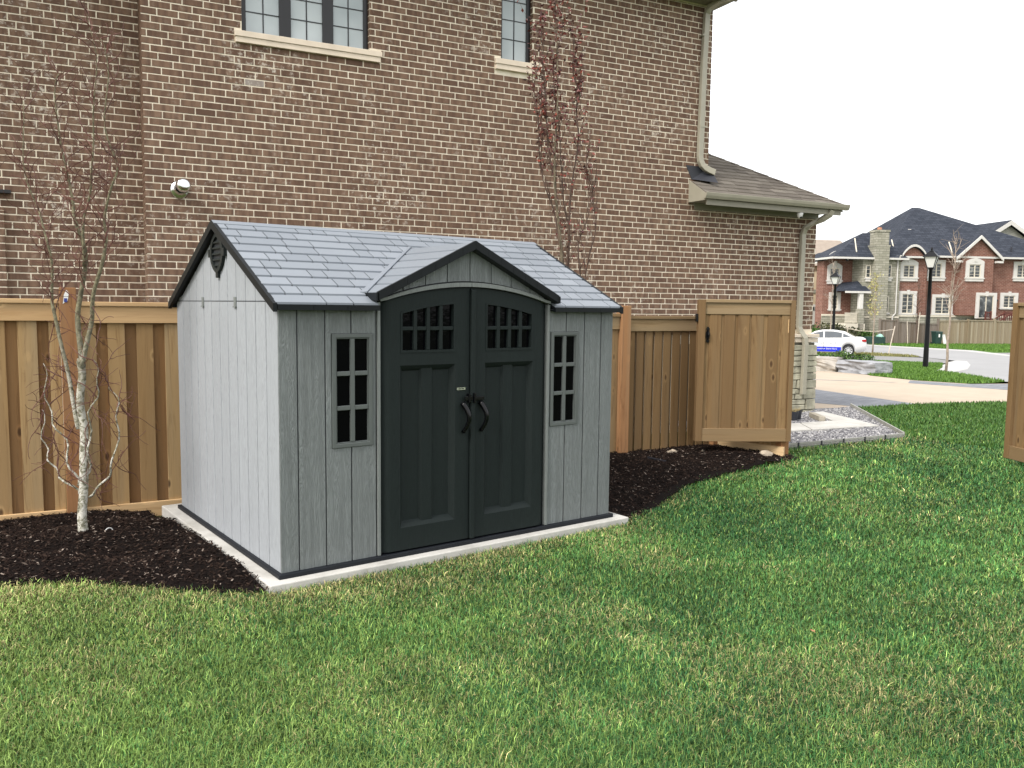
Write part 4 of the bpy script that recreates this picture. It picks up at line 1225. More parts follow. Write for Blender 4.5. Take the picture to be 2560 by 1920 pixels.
def beech():
    r_ = random.Random(5)
    org = Vector((4.83, 2.78, -0.05))
    root = empty('red_leaf_tree', org, 0, label='narrow upright tree with sparse dark red leaves behind the shed roof', cat='tree')
    st = dict(
        A=[(4.83, 2.78, -0.1), (4.82, 2.79, 0.9), (4.81, 2.8, 1.77), (4.79, 2.82, 2.36), (4.75, 2.85, 2.8), (4.71, 2.88, 3.25), (4.7, 2.89, 3.81), (4.71, 2.88, 4.47), (4.71, 2.88, 5.06), (4.67, 2.91, 5.42)],
        B=[(4.79, 2.82, 2.3), (4.73, 2.87, 2.91), (4.63, 2.94, 3.25), (4.56, 2.99, 3.58), (4.55, 3.0, 4.03), (4.51, 3.03, 4.36), (4.52, 3.02, 4.72)],
        C=[(4.81, 2.80, 1.3), (4.85, 2.78, 1.88), (4.86, 2.77, 2.91), (4.89, 2.75, 3.36), (4.95, 2.7, 3.92), (4.93, 2.72, 4.25), (4.96, 2.7, 4.48), (4.9, 2.74, 4.74), (4.89, 2.75, 5.13)],
        D=[(4.71, 2.88, 3.36), (4.64, 2.93, 3.81), (4.62, 2.95, 4.36), (4.6, 2.96, 4.8), (4.59, 2.97, 5.18)],
        G=[(4.83, 2.8, 2.3), (4.88, 2.76, 2.69), (4.82, 2.8, 3.14), (4.81, 2.81, 3.59), (4.77, 2.83, 4.14), (4.74, 2.86, 4.69)])
    st2 = dict(E=[(4.9, 2.72, 0.2), (5.02, 2.65, 1.77), (4.99, 2.67, 2.16), (4.97, 2.69, 2.62), (5.06, 2.62, 2.91), (5.09, 2.6, 3.25), (5.06, 2.62, 3.66)],
               F=[(4.9, 2.72, 0.2), (5.04, 2.64, 1.89), (5.06, 2.62, 2.28), (5.16, 2.55, 2.8), (5.14, 2.56, 3.19), (5.1, 2.59, 3.45)])
    limbs = []
    for i, (k_, pts) in enumerate({**st, **st2}.items()):
        q = smooth_path([Vector(p) - org for p in pts], 4, 0.012, r_.uniform(-.15, .15) if k_ != 'A' else 0, i + 40)
        r0 = {'A': .034, 'C': .018}.get(k_, .013)
        mb = MB(); mb.tube(q, [r0 + (.003 - r0) * (j / (len(q) - 1)) ** .8 for j in range(len(q))], 7)
        mb.build('trunk' if k_ == 'A' else 'limb', M['bark2'] if k_ == 'A' else M['twig_dark'], root, smooth=True)
        limbs.append((q, k_))
    tw, lf = MB(), MB()
    def leaf(p):
        for _ in range(r_.choice((1, 2, 2))):
            c_ = p + Vector((r_.gauss(0, .012), r_.gauss(0, .012), r_.gauss(0, .012)))
            a = Vector((r_.uniform(-1, 1), r_.uniform(-1, 1), r_.uniform(-1, .3))).normalized()
            b = a.cross(Vector((r_.uniform(-1, 1), r_.uniform(-1, 1), r_.uniform(-1, 1)))).normalized()
            s_ = r_.uniform(.016, .032)
            lf.tone = r_.random()
            n_ = a.cross(b) * s_ * .35
            lf.poly([c_, c_ + a * s_ + b * s_ * .55 + n_, c_ + a * s_ * 2.1, c_ + a * s_ - b * s_ * .55 + n_], [(0, 1, 2), (0, 2, 3)])
    for q, k_ in limbs:
        n = len(q)
        for k in range(n):
            z = q[k].z + org.z
            if z < 2.1: continue
            for _ in range(2):
                d = Vector((r_.uniform(-.45, .45), r_.uniform(-.45, .45), 1))
                ln = r_.uniform(.18, .55)
                pts = twist_twig(tw, q[k], d, ln, r_.uniform(.003, .0055), r_, 8, 0.22, -0.3)
                for j, p in enumerate(pts):
                    pz = p.z + org.z
                    prob = 0.10 + 0.80 * max(0, min(1, (pz - 3.2) / 1.7))
                    if j > 1 and r_.random() < prob: leaf(p)
    tw.build('twigs', M['twig_dark'], root, kind='stuff')
    lf.build('leaves', M['leaf'], root, kind='stuff')
beech()

# ------------------------------------------------------------------ mulch beds, lawn, gravel
def mesh_np(name, V, F, mat, tone=None, kind='stuff', cols=None):
    """fast mesh from numpy: V (n,3), F (m,3 or 4)"""
    me = bpy.data.meshes.new(name)
    me.vertices.add(len(V)); me.vertices.foreach_set('co', np.asarray(V, np.float32).ravel())
    k = F.shape[1]
    me.loops.add(F.size); me.loops.foreach_set('vertex_index', F.ravel().astype(np.int32))
    me.polygons.add(len(F)); me.polygons.foreach_set('loop_start', np.arange(0, F.size, k, dtype=np.int32))
    me.polygons.foreach_set('loop_total', np.full(len(F), k, np.int32))
    if tone is not None:
        a = me.attributes.new('tone', 'FLOAT', 'FACE'); a.data.foreach_set('value', tone.astype(np.float32))
    if cols is not None:
        a = me.attributes.new('blade', 'FLOAT_COLOR', 'POINT'); a.data.foreach_set('color', cols.astype(np.float32).ravel())
    me.update(calc_edges=True)
    me.materials.append(mat)
    o = link(name, me)
    o['kind'] = kind
    return o
def vnoise(x, y, s, seed=0):
    """smooth value noise"""
    x, y = x / s + seed * 17.3, y / s + seed * 9.1
    xi, yi = np.floor(x).astype(np.int64), np.floor(y).astype(np.int64)
    fx, fy = x - xi, y - yi
    fx, fy = fx * fx * (3 - 2 * fx), fy * fy * (3 - 2 * fy)
    def h(a, b):
        n = (a * 374761393 + b * 668265263 + seed * 974711) & 0xffffffff
        n = ((n ^ (n >> 13)) * 1274126177) & 0xffffffff
        return ((n ^ (n >> 16)) & 0xffff) / 65535.0
    return (h(xi, yi) * (1 - fx) + h(xi + 1, yi) * fx) * (1 - fy) + (h(xi, yi + 1) * (1 - fx) + h(xi + 1, yi + 1) * fx) * fy
EDX = [-6, -2.6, -1.54, -1.09, -0.64, -0.35, -0.16, -0.125, 3.165, 3.2, 3.72, 4.74, 5.55, 6.6, 7.2, 7.5, 7.98, 10.48, 14.1, 16.38, 19.07, 21.4, 40]
EDY = [2.6, 1.65, 1.12, 0.89, 0.40, 0.11, -0.03, -0.118, -0.118, -0.02, 0.2, 0.72, 0.86, 0.98, 1.02, 1.5, 1.58, 1.34, 4.40, 4.22, 3.43, 2.6, -4]
def lawn_edge(x): return np.interp(x, EDX, EDY)
def in_lawn(x, y, jit=0.0):
    e = lawn_edge(x) + (vnoise(x, y, 0.12, 5) - 0.5) * 0.07 * ((x < -0.2) | (x > 3.25))
    ok = y < e - jit
    return ok & ~((x > -0.13) & (x < 3.17) & (y > -0.118))
# mulch
t = NT('mulch'); rnd = t.rand(); v = t.coords(kind='World')
c = t.ramp(rnd, [(0, (0.006, 0.004, 0.0035)), (0.45, (0.013, 0.008, 0.0065)), (0.82, (0.026, 0.016, 0.012)), (0.955, (0.06, 0.04, 0.03)), (1.0, (0.30, 0.25, 0.21))])
M['mulch'] = t.out(c, 0.95, t.noise(v, 60, 3), 0.5, 0.006, 0.1)
M['mulch_soil'] = plain('mulch_soil', (0.006, 0.004, 0.0035), 0.98, 0.4, 20, 0.6, 0.1)
def mulch_height(x, y):
    h = -0.10 + 0.035 * vnoise(x, y, 0.45, 2) + 0.02 * vnoise(x, y, 0.14, 3)
    d = y - lawn_edge(x)
    h = h + 0.03 * np.clip(d / 0.25, -0.6, 1)
    right = x > 3.1
    h = np.where(right, h + np.interp(x, [3.1, 5, 6.5, 7.2], [0.0, 0.025, 0.05, 0.03]), h)
    # piled against the pad on the left side
    h = np.where(right, h, h - 0.075 * np.clip((y - 2.1) / 0.6, 0, 1))
    near = np.exp(-((x + 0.2) / 0.18) ** 2) * np.interp(y, [0.0, 0.4, 1.2, 1.9, 2.3], [0.0, 0.045, 0.025, -0.035, -0.04])
    return h + np.where(right, 0, near)
def mulch_bed(x0, x1, yback, n, seed):
    r_ = np.random.default_rng(seed)
    st = 0.035
    X, Y = np.meshgrid(np.arange(x0, x1, st), np.arange(-0.3, 3.2, st), indexing='ij')
    m_ = (Y > lawn_edge(X) - 0.10) & (Y < yback(X) + 0.05)
    Z = mulch_height(X, Y)
    idx = np.arange(X.size).reshape(X.shape)
    q = m_[:-1, :-1]
    F = np.stack([idx[:-1, :-1][q], idx[1:, :-1][q], idx[1:, 1:][q], idx[:-1, 1:][q]], 1)
    V = np.stack([X.ravel(), Y.ravel(), Z.ravel()], 1)
    used = np.unique(F); re = np.full(len(V), -1); re[used] = np.arange(len(used))
    mesh_np('soil', V[used], re[F], M['mulch_soil'], kind='structure')
    x = r_.uniform(x0, x1, n * 3); y = r_.uniform(-0.3, 3.2, n * 3)
    e = lawn_edge(x)
    ok = (y > e + (vnoise(x, y, 0.1, 8) - 0.5) * 0.10 - 0.015) & (y < yback(x)) & ~((x > -0.13) & (x < 3.17))
    x, y = x[ok][:n], y[ok][:n]
    k = len(x)
    z = mulch_height(x, y) + r_.uniform(0.0, 0.014, k)
    a = r_.uniform(0, 2 * np.pi, k)
    L = np.clip(r_.lognormal(-3.95, 0.5, k), 0.007, 0.075); w = np.clip(L * r_.uniform(.15, .5, k), .003, .014); tt = w * r_.uniform(.25, .6, k)
    pit = r_.normal(0, 0.28, k)
    d = np.stack([np.cos(a) * np.cos(pit), np.sin(a) * np.cos(pit), np.sin(pit)], 1)
    s_ = np.stack([-np.sin(a), np.cos(a), r_.normal(0, .3, k)], 1); s_ /= np.linalg.norm(s_, axis=1)[:, None]
    u_ = np.cross(d, s_)
    P = np.stack([x, y, z], 1)
    cs = []
    for sx, sy, sz in ((-1, -.6, 0), (.7, -1, 0), (1, .6, 0), (-.8, 1, 0), (0, 0, 1)):
        cs.append(P + d * (sx * L / 2)[:, None] + s_ * (sy * w / 2)[:, None] + u_ * (sz * tt)[:, None])
    V = np.stack(cs, 1).reshape(-1, 3)
    b = np.arange(k)[:, None] * 5
    F = np.concatenate([b + np.array([[i, (i + 1) % 4, 4]]) for i in range(4)], 0)
    tone = np.tile(r_.uniform(0, 1, k) ** 1.15, 4)
    return mesh_np('mulch', V, F, M['mulch'], tone)
mulch_bed(-3.4, -0.12, lambda x: 3.02 - 0.141 * x, 26000, 1)
mulch_bed(3.15, 7.25, lambda x: np.minimum(3.02 - 0.141 * x, np.where(x > 6.98, 1.15, 9)), 24000, 2)
# lawn
t = NT('grass_blade')
at = t.new('ShaderNodeAttribute', attribute_name='blade')
M['blade'] = t.out(at.outputs['Color'], 0.55, spec=0.25)
b_ = t.b
try:
    b_.inputs['Subsurface Weight'].default_value = 0.0
    b_.inputs['Transmission Weight'].default_value = 0.0
except Exception: pass
def lawn(N, seed):
    r_ = np.random.default_rng(seed)
    # density thins with distance from the house side of the yard
    rad = 2.1 * np.exp(r_.uniform(0, 1, N) * math.log(19 / 2.1))
    az = r_.uniform(0.04, 1.25, N)                      # azimuth from +Y towards +X
    x = CAM.x + np.sin(az) * rad; y = CAM.y + np.cos(az) * rad
    ok = in_lawn(x, y) & (y < 5.5)
    x, y, rad = x[ok], y[ok], rad[ok]
    k = len(x)
    # tufting
    x = x + r_.normal(0, .004, k); y = y + r_.normal(0, .004, k)
    pn = vnoise(x, y, 0.55, 11) * .55 + vnoise(x, y, 0.20, 12) * .30 + vnoise(x, y, 0.07, 13) * .15
    pl = vnoise(x, y, 1.4, 14)
    e = lawn_edge(x) - y
    # straw thatch: along the pad and beds, and over the left part of the yard
    straw = np.exp(-np.clip(e, 0, 9) / 0.30) * 0.50 + 0.26 * np.clip((0.9 - x) / 2.2, 0, 1) * np.clip((y + 2.6) / 2.2, 0, 1)
    straw = straw + 0.70 * (pn - 0.5) + 0.30 * (pl - 0.5) + 0.015
    straw = np.clip(straw, 0.015, 0.6)
    straw = np.where(x > 7.5, straw * 0.55, straw)
    deep = np.clip(vnoise(x, y, 0.8, 15) * 1.3 - .15, 0, 1)
    h = np.clip(r_.normal(0.040, 0.013, k), 0.014, 0.08) * (0.75 + 0.5 * pn) 
    w = 0.0014 * np.clip(rad / 3.2, 0.9, 5.0) * r_.uniform(.7, 1.3, k)
    h = h * np.clip(rad / 8, 1, 1.4)
    a = r_.uniform(0, 2 * np.pi, k)
    iss0 = r_.uniform(0, 1, k) < straw
    lean = np.clip(r_.normal(0.8, 0.38, k) + np.where(iss0, r_.uniform(.1, .9, k), 0), 0.05, 1.7)
    dx, dy = np.cos(a), np.sin(a)
    sx, sy = -dy, dx
    zb = gzv(x, y) - 0.006
    tw = r_.normal(0, .5, k)
    sx2, sy2 = sx * np.cos(tw) + dx * np.sin(tw), sy * np.cos(tw) + dy * np.sin(tw)
    P0 = np.stack([x - sx2 * w, y - sy2 * w, zb], 1); P1 = np.stack([x + sx2 * w, y + sy2 * w, zb], 1)
    m1 = 0.5 * h
    l1 = m1 * np.sin(lean * .45); z1 = m1 * np.cos(lean * .45)
    l2 = l1 + m1 * np.sin(lean * 1.35); z2 = z1 + m1 * np.cos(np.minimum(lean * 1.35, 1.75))
    P2 = np.stack([x + dx * l1 - sx2 * w * .85, y + dy * l1 - sy2 * w * .85, zb + z1], 1)
    P3 = np.stack([x + dx * l1 + sx2 * w * .85, y + dy * l1 + sy2 * w * .85, zb + z1], 1)
    P4 = np.stack([x + dx * l2, y + dy * l2, zb + z2], 1)
    V = np.stack([P0, P1, P2, P3, P4], 1).reshape(-1, 3)
    b = np.arange(k)[:, None] * 5
    F = np.concatenate([b + np.array([[0, 1, 3]]), b + np.array([[0, 3, 2]]), b + np.array([[2, 3, 4]])], 0)
    g0 = np.array([0.016, 0.070, 0.022]); g1 = np.array([0.072, 0.178, 0.044]); g2 = np.array([0.24, 0.32, 0.075]); st_ = np.array([0.36, 0.32, 0.14]); br = np.array([0.20, 0.14, 0.07])
    u = r_.uniform(0, 1, k)
    mixv = np.clip(0.55 * u + 0.65 * (1 - deep) - 0.1, 0, 1)[:, None]
    C = g0 * (1 - mixv) + g1 * mixv
    y2 = (r_.uniform(0, 1, k) < 0.14 + 0.22 * pl + 0.62 * np.clip((1.4 - x + 0.25 * (y + 1)) / 3, 0, 1))[:, None]
    C = np.where(y2, C * .35 + g2 * .65, C)
    iss = iss0[:, None]
    sm = r_.uniform(0, 1, k)[:, None]
    C = np.where(iss, st_ * (1 - sm * .45) + br * sm * .45, C)
    C = C * (0.80 + 0.36 * vnoise(x, y, 0.16, 21) * vnoise(x, y, 0.5, 22) * 2)[:, None] * np.exp(r_.normal(-.05, .38, k))[:, None] * np.array([1.16, 1.20, 1.22])
    C5 = np.repeat(C, 5, 0)
    cols = np.concatenate([C5, np.ones((len(C5), 1))], 1)
    return mesh_np('lawn', V, F, M['blade'], None, 'stuff', cols)
lawn(960000, 3)
# fallen leaf and small finds
lf = MB()
c0 = Vector((0, 0, 0))
for k in range(5):
    a = -1.2 + k * .6
    ln = .034 - .006 * abs(k - 2)
    lf.poly([c0, Vector((math.cos(a - .22) * ln * .6, math.sin(a - .22) * ln * .6, .008)), Vector((math.cos(a) * ln, math.sin(a) * ln, .004 + .004 * (k % 2))), Vector((math.cos(a + .22) * ln * .6, math.sin(a + .22) * ln * .6, .008))], [(0, 1, 2, 3)])
lf.tube([(0, 0, 0.002), (-.02, .004, .006), (-.034, .002, .004)], .0012, 5)
o = lf.build('dead_leaf', plain('dry_leaf', (0.42, 0.17, 0.10), .7, .3, 40))
o.location = (2.18, -2.63, gz(2.18, -2.63) + .042); o.rotation_euler = (.2, .1, 1)
tag(o, 'small dry reddish leaf lying alone on the lawn', 'leaf')
M['rock'] = plain('pale_rock', (0.36, 0.30, 0.23), 0.9, .35, 12, .6)
def rock(loc, s, seed, name='rock', mat=None, sub=2):
    import bmesh
    bm = bmesh.new(); bmesh.ops.create_icosphere(bm, subdivisions=sub, radius=1)
    for v_ in bm.verts:
        n_ = mnoise.noise(v_.co * 1.3 + Vector((seed, 0, 0))) * .35 + mnoise.noise(v_.co * 3.1 + Vector((0, seed, 0))) * .15
        v_.co *= 1 + n_
        v_.co = Vector((v_.co.x * s[0], v_.co.y * s[1], v_.co.z * s[2]))
    me = bpy.data.meshes.new(name); bm.to_mesh(me); bm.free(); me.materials.append(mat or M['rock'])
    o = link(name, me); o.location = loc
    return o
for (x, y, s_, sd_, lb) in ((5.93, 1.93, .075, 1, 'pale lumpy rock on the mulch at the foot of the fence'), (6.87, 1.20, .085, 4, 'grey flat rock beside the post under the gate'), (6.30, 1.75, .06, 7, 'half buried stone on the mulch under the open gate')):
    tag(rock((x, y, -.035), (s_ * 1.5, s_, s_ * .8), sd_), lb, 'rock')
o = MB().box(-.12, .12, -.006, .006, -.03, .045).build('edging_offcut', M['flash'])
o.location = (5.33, 1.63, -.03); o.rotation_euler = (R(12), R(6), R(-68))
tag(o, 'short dark strip of edging sticking out of the mulch', 'edging')
st = MB(); st.tube([(0, 0, .01), (.14, -.03, .035), (.27, -.10, .02), (.40, -.12, .012)], [.005, .004, .003, .002], 5)
o = st.build('stick', plain('pale_stick', (.36, .28, .2), .8, .2)); o.location = (-1.06, 2.03, -.075); tag(o, 'thin bent stick lying at the foot of the white trunk', 'stick')
rg = MB(); rg.tube([(.032 * math.cos(a), .008 * math.sin(a * 2), .032 * math.sin(a)) for a in [k * .52 for k in range(11)]], .004, 6)
o = rg.build('tie_ring', M['white']); o.location = (-.69, 1.98, -.05); tag(o, 'small white curled tie lying in the mulch right of the trunk', 'tree tie')

# gravel bed with edging, slabs, sleeper and pots
t = NT('gravel'); rnd = t.rand()
M['gravel'] = t.out(t.ramp(rnd, [(0, (.06, .06, .07)), (.4, (.17, .168, .18)), (.75, (.28, .275, .285)), (1, (.5, .49, .48))]), .85)
GP = [(7.6, 1.62), (7.98, 1.58), (10.48, 1.34), (14.13, 4.46), (12.5, 4.35), (11.9, 4.2), (8.4, 4.4)]
drape('gravel_base', GP, plain('gravel_base', (.11, .11, .12), .95, .4, 30), .02)
def in_poly(x, y, P):
    ins = np.zeros(len(x), bool)
    for (x1, y1), (x2, y2) in zip(P, P[1:] + P[:1]):
        c_ = ((y1 > y) != (y2 > y)) & (x < (x2 - x1) * (y - y1) / (y2 - y1 + 1e-12) + x1)
        ins ^= c_
    return ins
gx, gy = nrg.uniform(7.9, 14.2, 60000), nrg.uniform(1.3, 4.5, 60000)
SLABS = [[(7.6, 3.15), (9.25, 2.95), (10.05, 2.84), (10.35, 3.10), (9.4, 3.25), (7.6, 3.5)], [(9.9, 2.43), (11.27, 2.2), (12.40, 4.02), (12.12, 4.03), (11.19, 3.02), (10.40, 3.10), (10.0, 2.8)]]
SLABS = [[(8.0, 2.74), (9.72, 2.455), (10.33, 3.10), (8.6, 3.38)], [(9.745, 2.45), (11.27, 2.2), (12.42, 4.02), (12.10, 4.04), (11.19, 3.02), (10.355, 3.097)]]
ok = in_poly(gx, gy, GP)
for s_ in SLABS: ok &= ~in_poly(gx, gy, s_)
gx, gy = gx[ok][:13000], gy[ok][:13000]
k = len(gx); sz = nrg.uniform(.010, .024, k)
octv = np.array([(1, 0, 0), (0, 1, 0), (-1, 0, 0), (0, -1, 0), (0, 0, 1), (0, 0, -.5)], float)
octf = np.array([(0, 1, 4), (1, 2, 4), (2, 3, 4), (3, 0, 4)])
sc_ = np.stack([sz * nrg.uniform(.8, 1.5, k), sz * nrg.uniform(.7, 1.2, k), sz * nrg.uniform(.6, 1, k)], 1)
aa = nrg.uniform(0, 6.28, k)
V = octv[None] * sc_[:, None, :]
tx = V[..., 0] * np.cos(aa)[:, None] - V[..., 1] * np.sin(aa)[:, None]; ty = V[..., 0] * np.sin(aa)[:, None] + V[..., 1] * np.cos(aa)[:, None]
tz = V[..., 2] + nrg.uniform(-.4, .4, k)[:, None] * tx
V = np.stack([tx + gx[:, None], ty + gy[:, None], tz + (gzv(gx, gy) + .026 + nrg.uniform(0, .014, k))[:, None]], -1).reshape(-1, 3)
F = (np.arange(k)[:, None, None] * 6 + octf[None]).reshape(-1, 3)
mesh_np('gravel', V, F, M['gravel'], np.repeat(nrg.uniform(0, 1, k), 4))
for i, s_ in enumerate(SLABS):
    o = drape('paving_slab', s_, M['concrete'], .062, None, .07)
    tag(o, ['pale concrete slab nearest the open gate in the gravel bed', 'pale concrete slab with an angled end in the gravel bed beside the garage corner'][i], 'paving slab', 'concrete slabs in the gravel bed')
M['edging'] = plain('grey_edging', (.30, .30, .27), .6, .1, 9)
def edging(p, q, label, grooves):
    p, q = Vector(p), Vector(q)
    L = (q - p).length
    e = empty('garden_edging', (p.x, p.y, 0), math.atan2(q.y - p.y, q.x - p.x), label=label, cat='edging')
    n = 8
    for lo, hi in grooves:
        mb = MB()
        for k in range(n):
            a, b = L * k / n, L * (k + 1) / n
            A, B_ = p.lerp(q, k / n), p.lerp(q, (k + 1) / n)
            za, zb = gz(A.x, A.y), gz(B_.x, B_.y)
            mb.hexa([(a, -.012, za + lo), (b, -.012, zb + lo), (b, .012, zb + lo), (a, .012, za + lo), (a, -.012, za + hi), (b, -.012, zb + hi), (b, .012, zb + hi), (a, .012, za + hi)])
        mb.build('edging_strip', M['edging'], e)
    for k in range(1, 6):
        A = p.lerp(q, k / 6)
        MB().box(L * k / 6 - .012, L * k / 6 + .012, -.022, -.0125, gz(A.x, A.y) - .03, gz(A.x, A.y) + .09).build('edging_clip', M['flash'], e)
edging((7.6, 1.62), (10.48, 1.34), 'grey edging strips along the lawn side of the gravel bed', [(-.03, .02), (.027, .05), (.057, .085)])
edging((10.49, 1.35), (14.13, 4.48), 'grey edging board along the street end of the gravel bed', [(-.03, .10)])
M['timber'] = plain('grey_timber', (.34, .31, .25), .85, .25, 10, .4)
o = MB().box(0, .62, -.055, .055, 0, .085).build('timber_sleeper', M['timber'], bevel=.006); o.location = (11.06, 3.14, gz(11, 3.1) + .04); o.rotation_euler = (0, 0, math.atan2(.5, .42))
tag(o, 'short grey timber laid on the gravel beside the stone corner', 'timber')
for i, (x, y, lb) in enumerate(((10.94, 3.56, 'black nursery pot with a dry plant beside the grey timber'), (10.72, 3.48, 'black nursery pot half hidden behind the gate'))):
    p = empty('plant_pot', (x, y, gz(x, y) + .045), 0, label=lb, cat='pot', group='black nursery pots')
    MB().lathe([(0, 0), (.055, 0), (.072, .14), (.078, .142), (.078, .158), (.070, .158), (.066, .12), (0, .12)], 18).build('pot', M['flash'], p, smooth=False)
    pm = MB(); r_ = random.Random(i)
    for k in range(26): twist_twig(pm, (r_.uniform(-.03, .03), r_.uniform(-.03, .03), .12), (r_.uniform(-.8, .8), r_.uniform(-.8, .8), 1), r_.uniform(.05, .12), .003, r_, 4, .3)
    pm.build('dry_stems', plain('dry_stem', (.36, .28, .12), .8, .3, 30), p)
# ------------------------------------------------------------------ drive, street, far lawns
M['drive'] = plain('beige_drive', (.42, .345, .265), .9, .07, 1.5, .1)
def brick_tex(name, c1, c2, mortar, scale, bw, rh, ms, vec=None, rough=.9, bump=.3):
    t = NT(name)
    x = t.new('ShaderNodeTexBrick'); x.inputs['Scale'].default_value = scale
    x.inputs['Color1'].default_value = (*c1, 1); x.inputs['Color2'].default_value = (*c2, 1); x.inputs['Mortar'].default_value = (*mortar, 1)
    x.inputs['Brick Width'].default_value = bw; x.inputs['Row Height'].default_value = rh; x.inputs['Mortar Size'].default_value = ms; x.inputs['Bias'].default_value = 0
    if vec == 'wall':
        tc = t.new('ShaderNodeTexCoord'); s_ = t.new('ShaderNodeSeparateXYZ'); t.l.new(tc.outputs['Object'], s_.inputs[0])
        cb = t.new('ShaderNodeCombineXYZ'); t.l.new(t.math('ADD', s_.outputs[0], s_.outputs[1]), cb.inputs[0]); t.l.new(s_.outputs[2], cb.inputs[1])
        t.l.new(cb.outputs[0], x.inputs['Vector'])
    else: t.l.new(t.coords(kind='World', rot=(0, 0, .5)), x.inputs['Vector'])
    n_ = t.noise(t.coords(kind='World'), 3.0, 5, .7)
    c = t.mix(t.ramp(n_, [(.35, (.45,) * 3), (.65, (0,) * 3)]), x.outputs['Color'], tuple(a * .65 for a in c1))
    return t.out(c, rough, x.outputs['Fac'], -bump, .02, .2)
M['paver'] = brick_tex('grey_paver', (.19, .20, .225), (.27, .28, .30), (.14, .145, .16), 1, .30, .15, .012)
M['road'] = plain('pale_asphalt', (.285, .285, .288), .95, .06, .6, .1)
M['lane'] = plain('grey_asphalt', (.22, .218, .215), .95, .1, 1.5, .1)
M['kerb'] = plain('pale_kerb', (.44, .435, .42), .9, .04, 2)
drape('driveway', [(11.9, 4.25), (12.38, 4.33), (14.13, 4.46), (16.38, 4.24), (19.07, 3.45), (21.6, 2.4), (24.5, 1.0), (27, 3.5), (26.2, 6.4), (24.62, 6.9), (24.45, 8.6), (25.7, 11.0), (26.5, 14), (24, 18), (15.5, 11), (12.2, 6.5)], M['drive'], .002)
drape('paver_border', [(17.96, 8.06), (16.38, 4.26), (14.55, 4.43), (14.36, 5.64), (15.8, 8.4), (18.0, 11.5), (20.0, 12.0)], M['paver'], .006)
drape('paver_border', [(11.95, 4.28), (12.4, 4.34), (14.12, 4.48), (13.96, 4.60), (12.99, 4.79), (12.2, 5.3)], M['paver'], .006)
drape('paver_border', [(24.2, 8.6), (24.35, 6.95), (26.3, 6.15), (27.2, 3.6), (25.8, 2.0), (24.4, 3.6), (23.1, 5.2), (22.95, 7.99)], M['paver'], .006)
drape('paver_border', [(22.69, 8.35), (22.9, 8.3), (21.5, 10.2), (24.5, 14.5), (24.2, 14.6), (21.25, 10.25)], M['paver'], .006)
drape('street', [(64, 46), (60.6, 31.8), (57.9, 22.3), (52.7, 17.5), (45, 7), (36, -10), (27, -9), (26.2, 2.0), (27.2, 3.6), (27.0, 7.0), (31, 10.5), (38, 13.6), (42.4, 16), (44.5, 18.8), (46, 20), (46.5, 23), (49, 33), (52, 46)], M['road'], .003)
drape('kerb', [(64, 46), (60.55, 31.75), (57.8, 22.2), (52.6, 17.4), (47, 9.6), (46.2, 9.8), (51.2, 17.2), (55.6, 21.6), (58.5, 30.5), (60.5, 46)], M['kerb'], .008)
drape('kerb', [(34.25, 12.56), (36.5, 13.8), (38.51, 14.47), (40.5, 15.4), (42.46, 15.9), (42.3, 15.3), (38.68, 13.44), (34.0, 11.4), (30.34, 10.3), (31, 11.2)], M['kerb'], .008)
drape('lane', [(30, 27), (37.0, 20.5), (38.9, 17.2), (39.24, 14.6), (42.31, 16.4), (43.9, 18.2), (43.42, 18.9), (42.5, 21.5), (41, 27), (36, 33)], M['lane'], .006)
def turf(name, poly, mat=None, hgt=.05, dz=.010):
    return drape(name, poly, mat or M['far_grass'], dz)
turf('island_lawn', [(36.9, 18.6), (37.3, 17.2), (38.4, 14.6), (34.3, 12.6), (30.9, 11.2), (30.2, 10.2), (26.9, 6.9), (25.6, 6.75), (24.62, 7.0), (24.46, 8.6), (25.3, 10.6), (26.8, 11.9), (29.5, 13.9), (32, 16.4), (34, 18.5)])
M['dry_grass'] = plain('dry_grass', (.16, .17, .05), .95, .35, 2, .3)
turf('verge', [(42.5, 21.5), (43.1, 19.7), (44.4, 18.9), (45.9, 20.1), (46.3, 23), (47, 28), (43, 28)], M['dry_grass'])
turf('far_lawn', [(64, 46), (60.65, 31.8), (57.9, 22.2), (54.9, 19.6), (56.5, 19.2), (62, 20.8), (70, 20), (110, 30), (110, 70), (66, 70)])
drape('lane', [(52.7, 17.4), (54.9, 19.6), (56.5, 19.2), (62, 20.6), (70, 19.8), (70, 8), (50, 8)], M['lane'], .006)
turf('side_lawn', [(30, 27.2), (36, 33.2), (41, 27.2), (43, 28.2), (46.6, 28.2), (49, 33), (52, 46), (40, 60), (20, 50)])
# grass tufts standing on the island and the gravel-side lawn
def tufts(name, poly, n, h0, seed, cols):
    r_ = np.random.default_rng(seed)
    xs_ = [p[0] for p in poly]; ys_ = [p[1] for p in poly]
    x, y = r_.uniform(min(xs_), max(xs_), n * 3), r_.uniform(min(ys_), max(ys_), n * 3)
    ok = in_poly(x, y, poly); x, y = x[ok][:n], y[ok][:n]; k = len(x)
    a = r_.uniform(0, 6.28, k); h = h0 * r_.uniform(.5, 1.4, k); w = h * .22
    z = gzv(x, y) + .004
    ln = r_.normal(0, .5, k) * h
    V = np.stack([np.stack([x - np.cos(a) * w, y - np.sin(a) * w, z], 1), np.stack([x + np.cos(a) * w, y + np.sin(a) * w, z], 1), np.stack([x + np.sin(a) * ln, y - np.cos(a) * ln, z + h], 1)], 1).reshape(-1, 3)
    F = np.arange(3 * k).reshape(-1, 3)
    C = np.array(cols[0])[None] + (np.array(cols[1]) - np.array(cols[0]))[None] * r_.uniform(0, 1, k)[:, None]
    cc = np.concatenate([np.repeat(C, 3, 0), np.ones((3 * k, 1))], 1)
    return mesh_np(name, V, F, M['blade'], None, 'stuff', cc)
